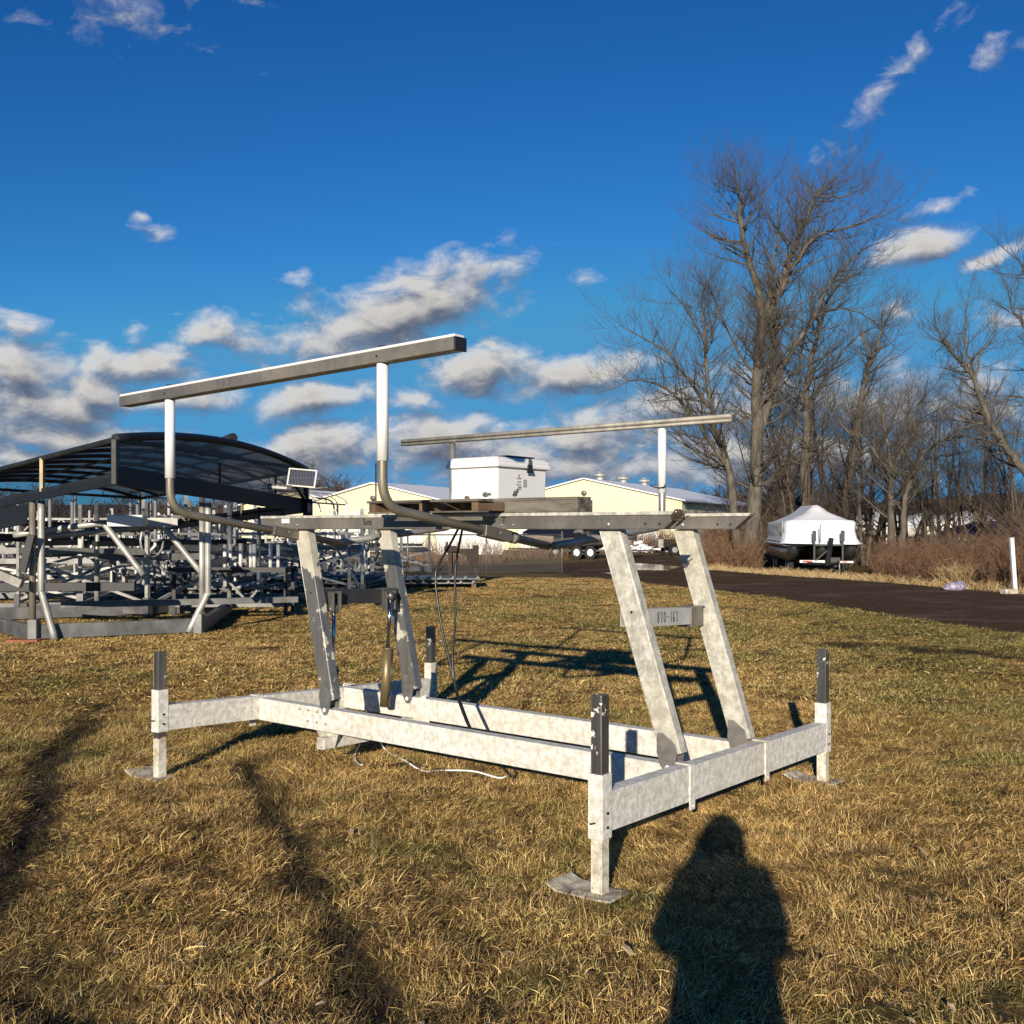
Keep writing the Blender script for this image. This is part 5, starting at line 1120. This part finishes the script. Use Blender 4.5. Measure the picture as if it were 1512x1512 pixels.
# ---------------------------------------------------------------- the photographer (casts the shadow in front)
def person():
    r=empty('person',(-.035,-.36,0),0,'person in a hooded winter jacket holding up a phone, seen as a shadow','person')
    skin=simple('skin',(.55,.36,.27),.5,0,.1,8); jac=simple('dark_jacket',(.03,.035,.05),.8,0,.3,12,bump=.3,bscale=25); jean=simple('blue_jeans',(.05,.07,.13),.85,0,.3,30)
    def skinmesh(name,V,E_,RR,m,parent,sub=2,root=0):
        me=bpy.data.meshes.new(name); me.from_pydata(V,E_,[]); o=bpy.data.objects.new(name,me); COL.objects.link(o); o.parent=parent
        md=o.modifiers.new('sk','SKIN'); md.use_smooth_shade=True
        for i,rr in enumerate(RR): me.skin_vertices[0].data[i].radius=(rr,rr) if not isinstance(rr,tuple) else rr
        for i,d in enumerate(me.skin_vertices[0].data): d.use_root=(i==root)
        sb=o.modifiers.new('ss','SUBSURF'); sb.levels=sub; sb.render_levels=sub; me.materials.append(m); return o
    V=[(0,0,.95),(0,0,1.12),(0,.0,1.30),(0,.0,1.43),(0,.01,1.50),(0,.03,1.60),(0,.035,1.69),
       (-.17,0,1.42),(-.235,.08,1.20),(-.11,.21,1.40),(-.075,.26,1.46),(.17,0,1.42),(.215,.06,1.17),(.11,.21,1.40),(.075,.26,1.46),
       (-.10,0,.88),(-.13,.02,.48),(-.14,-.02,.09),(-.15,.16,.035),(.10,0,.88),(.13,.02,.48),(.14,-.02,.09),(.15,.16,.035)]
    E_=[(0,1),(1,2),(2,3),(3,4),(4,5),(5,6),(3,7),(7,8),(8,9),(9,10),(3,11),(11,12),(12,13),(13,14),(0,15),(15,16),(16,17),(17,18),(0,19),(19,20),(20,21),(21,22)]
    RR=[(.16,.12),(.16,.12),(.18,.13),(.14,.10),.06,.082,.072,.07,.052,.036,.028,.07,.052,.036,.028,.10,.07,.045,.035,.10,.07,.045,.035]
    skinmesh('body',V,E_,RR,skin,r)
    # jacket
    V=[(0,0,.80),(0,0,1.0),(0,0,1.20),(0,0,1.36),(0,-.01,1.48),(-.165,0,1.385),(-.200,.06,1.20),(-.112,.18,1.385),(.165,0,1.385),(.200,.06,1.20),(.112,.18,1.385)]
    skinmesh('jacket',V,[(0,1),(1,2),(2,3),(3,4),(3,5),(5,6),(6,7),(3,8),(8,9),(9,10)],[(.225,.16),(.21,.16),(.19,.16),(.16,.13),(.075,.07),.09,.085,.065,.09,.085,.065],jac,r)
    V=[(-.10,0,.90),(-.13,.02,.48),(-.14,-.02,.12),(.10,0,.90),(.13,.02,.48),(.14,-.02,.12),(0,0,.95)]
    skinmesh('trousers',V,[(6,0),(0,1),(1,2),(6,3),(3,4),(4,5)],[.13,.095,.075,.13,.095,.075,.15],jean,r,2,6)
    # hood with raised point, head features
    hd=MB(); hd.sph((0.005,-.015,1.60),(.114,.13,.13),16,12); hd.tube([(0,-.03,1.44),(0,-.02,1.60),(.0,-.02,1.715)],[.13,.108,.05],12); hd.build('hood',jac,r)
    fc=MB(); fc.sph((0,.125,1.60),(.014,.022,.022),8,6); fc.build('nose',skin,r)
    MB().sph((-.032,.105,1.625),.012,8,6).sph((.032,.105,1.625),.012,8,6).build('eyes',M['white_cap'],r)
    MB().sph((0,.108,1.555),(.024,.008,.006),8,5).build('mouth',M['red'],r)
    for x in(-.14,.14): MB().sph((x,.10,.05),(.055,.15,.055),12,8).sph((x,-.03,.06),(.05,.06,.06),10,7).build('boot',M['dsteel'],r)
    # hands: palm and five fingers holding the phone edges
    for s in(-1,1):
        V=[(s*.075,.26,1.46),(s*.062,.305,1.475)];E_=[(0,1)];RR=[.022,.024]
        for k,(zz,ln) in enumerate(((1.515,.0),(1.498,.004),(1.480,.002),(1.462,-.004))):
            b=len(V); V+=[(s*.056,.318,zz),(s*(.052),.342,zz+.002),(s*.044,.351,zz+.003)]; E_+=[(1,b),(b,b+1),(b+1,b+2)]; RR+=[.0085,.008,.007]
        b=len(V); V+=[(s*.045,.295,1.50),(s*.034,.308,1.525),(s*.030,.315,1.545)]; E_+=[(1,b),(b,b+1),(b+1,b+2)]; RR+=[.011,.009,.008]
        skinmesh('hand',V,E_,RR,skin,r,2,1)
    return r
person()
ph=MB().bb(-.072,.002,-.028,-.020,1.425,1.565).build('phone',M['black'],None,.004); tag(ph,'black phone held up in front of the photographer','phone')
# ---------------------------------------------------------------- sky, sun, camera
SUN_AZ=R(180+11.2); SUN_EL=R(15.9)      # azimuth clockwise from +Y
sd=Vector((math.sin(SUN_AZ)*math.cos(SUN_EL),math.cos(SUN_AZ)*math.cos(SUN_EL),math.sin(SUN_EL)))
li=bpy.data.lights.new('sun','SUN'); li.energy=5.0; li.angle=R(.53); li.color=(1,.89,.73); lo=bpy.data.objects.new('sun',li); COL.objects.link(lo); lo.rotation_euler=sd.to_track_quat('Z','Y').to_euler(); lo.location=(-5,-20,12)
W=bpy.data.worlds.new('World'); S.world=W; W.use_nodes=True; nt=W.node_tree; bg=nt.nodes['Background']
sky=N(nt,'ShaderNodeTexSky'); sky.sky_type='NISHITA'; sky.sun_disc=False; sky.sun_elevation=SUN_EL; sky.sun_rotation=SUN_AZ; sky.air_density=1.0; sky.dust_density=.3; sky.ozone_density=3.0; sky.altitude=200
tc=N(nt,'ShaderNodeTexCoord').outputs['Generated']
# cloud density node group over (azimuth, elevation)
cg=bpy.data.node_groups.new('cloud_density','ShaderNodeTree'); cg.interface.new_socket('P',in_out='INPUT',socket_type='NodeSocketVector'); cg.interface.new_socket('D',in_out='OUTPUT',socket_type='NodeSocketFloat')
gi=cg.nodes.new('NodeGroupInput'); go=cg.nodes.new('NodeGroupOutput')
CL=[(585,462,165,46,20,1.),(655,430,60,30,10,.7),(320,490,62,22,0,.6),(215,535,92,26,4,.9),(25,550,75,42,0,1.),(15,482,50,20,0,.6),(55,600,120,36,-4,.95),(150,575,60,24,0,.8),(240,590,110,20,6,.7),(468,590,82,27,6,.95),(610,592,42,16,0,.6),(715,552,85,30,4,.95),(850,552,95,27,10,.95),
 (470,665,120,32,8,.9),(650,655,110,38,0,.9),(760,690,120,36,0,.9),(100,645,150,26,0,.8),(890,640,150,40,10,.8),(1000,600,90,30,0,.6),(1110,600,120,36,0,.55),(1290,600,120,50,0,.55),(1440,590,90,40,0,.5),(870,690,140,30,0,.7),(1100,680,220,40,0,.7),
 (1352,370,60,19,12,.95),(1468,380,52,13,12,.55),(1330,112,82,15,38,.31),(1480,76,40,13,10,.24),(1378,310,42,9,18,.5),(1333,463,16,11,0,.6),(170,5,95,22,0,.16),(240,338,26,9,0,.24),(430,412,24,9,20,.30),(195,485,16,16,0,.36),(400,700,120,24,0,.7),(1500,470,60,14,0,.3),(20,680,120,22,0,.7),(865,410,20,6,10,.18),(210,312,12,5,0,.3)]
warp=N(cg,'ShaderNodeTexNoise'); warp.inputs['Scale'].default_value=14; warp.inputs['Detail'].default_value=5; cg.links.new(gi.outputs[0],warp.inputs['Vector'])
vm=N(cg,'ShaderNodeVectorMath',operation='SUBTRACT'); cg.links.new(warp.outputs['Color'],vm.inputs[0]); vm.inputs[1].default_value=(.5,.5,.5)
vs_=N(cg,'ShaderNodeVectorMath',operation='MULTIPLY'); cg.links.new(vm.outputs[0],vs_.inputs[0]); vs_.inputs[1].default_value=(.055,.035,0)
va=N(cg,'ShaderNodeVectorMath',operation='ADD'); cg.links.new(gi.outputs[0],va.inputs[0]); cg.links.new(vs_.outputs[0],va.inputs[1])
cur=None
for cx,cy,rx,ry,ti,w in CL:
    az=math.atan((cx-756)/F); el=math.atan((781-cy)/F*math.cos(az)); k=math.cos(az)
    mp=N(cg,'ShaderNodeMapping'); mp.vector_type='TEXTURE'; mp.inputs['Location'].default_value=(az,el,0); mp.inputs['Rotation'].default_value=(0,0,R(ti)); mp.inputs['Scale'].default_value=(rx/F*k*k*1.25,ry/F*k*1.35,1); cg.links.new(va.outputs[0],mp.inputs[0])
    ln=N(cg,'ShaderNodeVectorMath',operation='LENGTH'); cg.links.new(mp.outputs[0],ln.inputs[0])
    d=mth(cg,'MULTIPLY_ADD',ln.outputs['Value'],-.9*w if w>.5 else -.9*w,w)
    cur=d if cur is None else mth(cg,'SMOOTH_MAX',cur,d,.12)
n1=noi(cg,vscale(cg,gi.outputs[0],(1,1.7,1)),22,8,.60,.4)
cur=mth(cg,'MULTIPLY_ADD',mth(cg,'SUBTRACT',n1,.5),1.5,cur); cg.links.new(cur,go.inputs[0])
sp=N(nt,'ShaderNodeSeparateXYZ'); nt.links.new(tc,sp.inputs[0])
az=mth(nt,'ARCTAN2',sp.outputs[0],sp.outputs[1]); el=mth(nt,'ARCSINE',sp.outputs[2])
def dens(dx,dz):
    cb=N(nt,'ShaderNodeCombineXYZ'); nt.links.new(mth(nt,'ADD',az,dx),cb.inputs[0]); nt.links.new(mth(nt,'ADD',el,dz),cb.inputs[1])
    g=nt.nodes.new('ShaderNodeGroup'); g.node_tree=cg; nt.links.new(cb.outputs[0],g.inputs[0]); return g.outputs[0]
D0=dens(0,0); D1=dens(-.006,.014)
alpha=ramp(nt,D0,[(.0,0.),(.18,.25),(.42,.8),(.72,1.)])
dif=mth(nt,'SUBTRACT',D0,D1); shade=ramp(nt,mth(nt,'MULTIPLY_ADD',dif,.9,.5),[(.18,(.16,.19,.27)),(.42,(.33,.355,.43)),(.62,(.66,.66,.69)),(.86,(1.0,.97,.93))])
thick=ramp(nt,D0,[(.3,1.),(1.1,.72)])
cl=mix(nt,1.,shade,thick,'MULTIPLY'); sc_=N(nt,'ShaderNodeVectorMath',operation='SCALE'); nt.links.new(cl,sc_.inputs[0]); sc_.inputs['Scale'].default_value=7.8
ss=N(nt,'ShaderNodeSeparateColor'); nt.links.new(sky.outputs[0],ss.inputs[0]); cc_=N(nt,'ShaderNodeCombineColor')
for i,(g_,k_) in enumerate(((2.0,1.02),(1.42,1.03),(1.15,1.16))): nt.links.new(mth(nt,'MINIMUM',mth(nt,'MULTIPLY',mth(nt,'POWER',mth(nt,'MULTIPLY',ss.outputs[i],.1),g_),k_*10),(.75,3.2,6.2)[i]),cc_.inputs[i])
tint=cc_.outputs[0]
up_=mth(nt,'GREATER_THAN',sp.outputs[2],-.01)
fin=mix(nt,mth(nt,'MULTIPLY',alpha,up_),tint,sc_.outputs[0]); nt.links.new(fin,bg.inputs[0]); bg.inputs[1].default_value=.078
W.cycles.sampling_method='MANUAL'; W.cycles.sample_map_resolution=512
cam=bpy.data.cameras.new('camera'); cam.sensor_width=36; cam.lens=36; cam.shift_y=25/1512; cam.clip_start=.03; cam.clip_end=6000
co=bpy.data.objects.new('camera',cam); COL.objects.link(co); co.location=(0,0,H); co.rotation_euler=(PI/2,0,0); S.camera=co
S.view_settings.view_transform='Standard'; S.view_settings.look='None'; S.view_settings.exposure=.35; S.view_settings.gamma=1
S.cycles.transparent_max_bounces=24; S.cycles.max_bounces=6
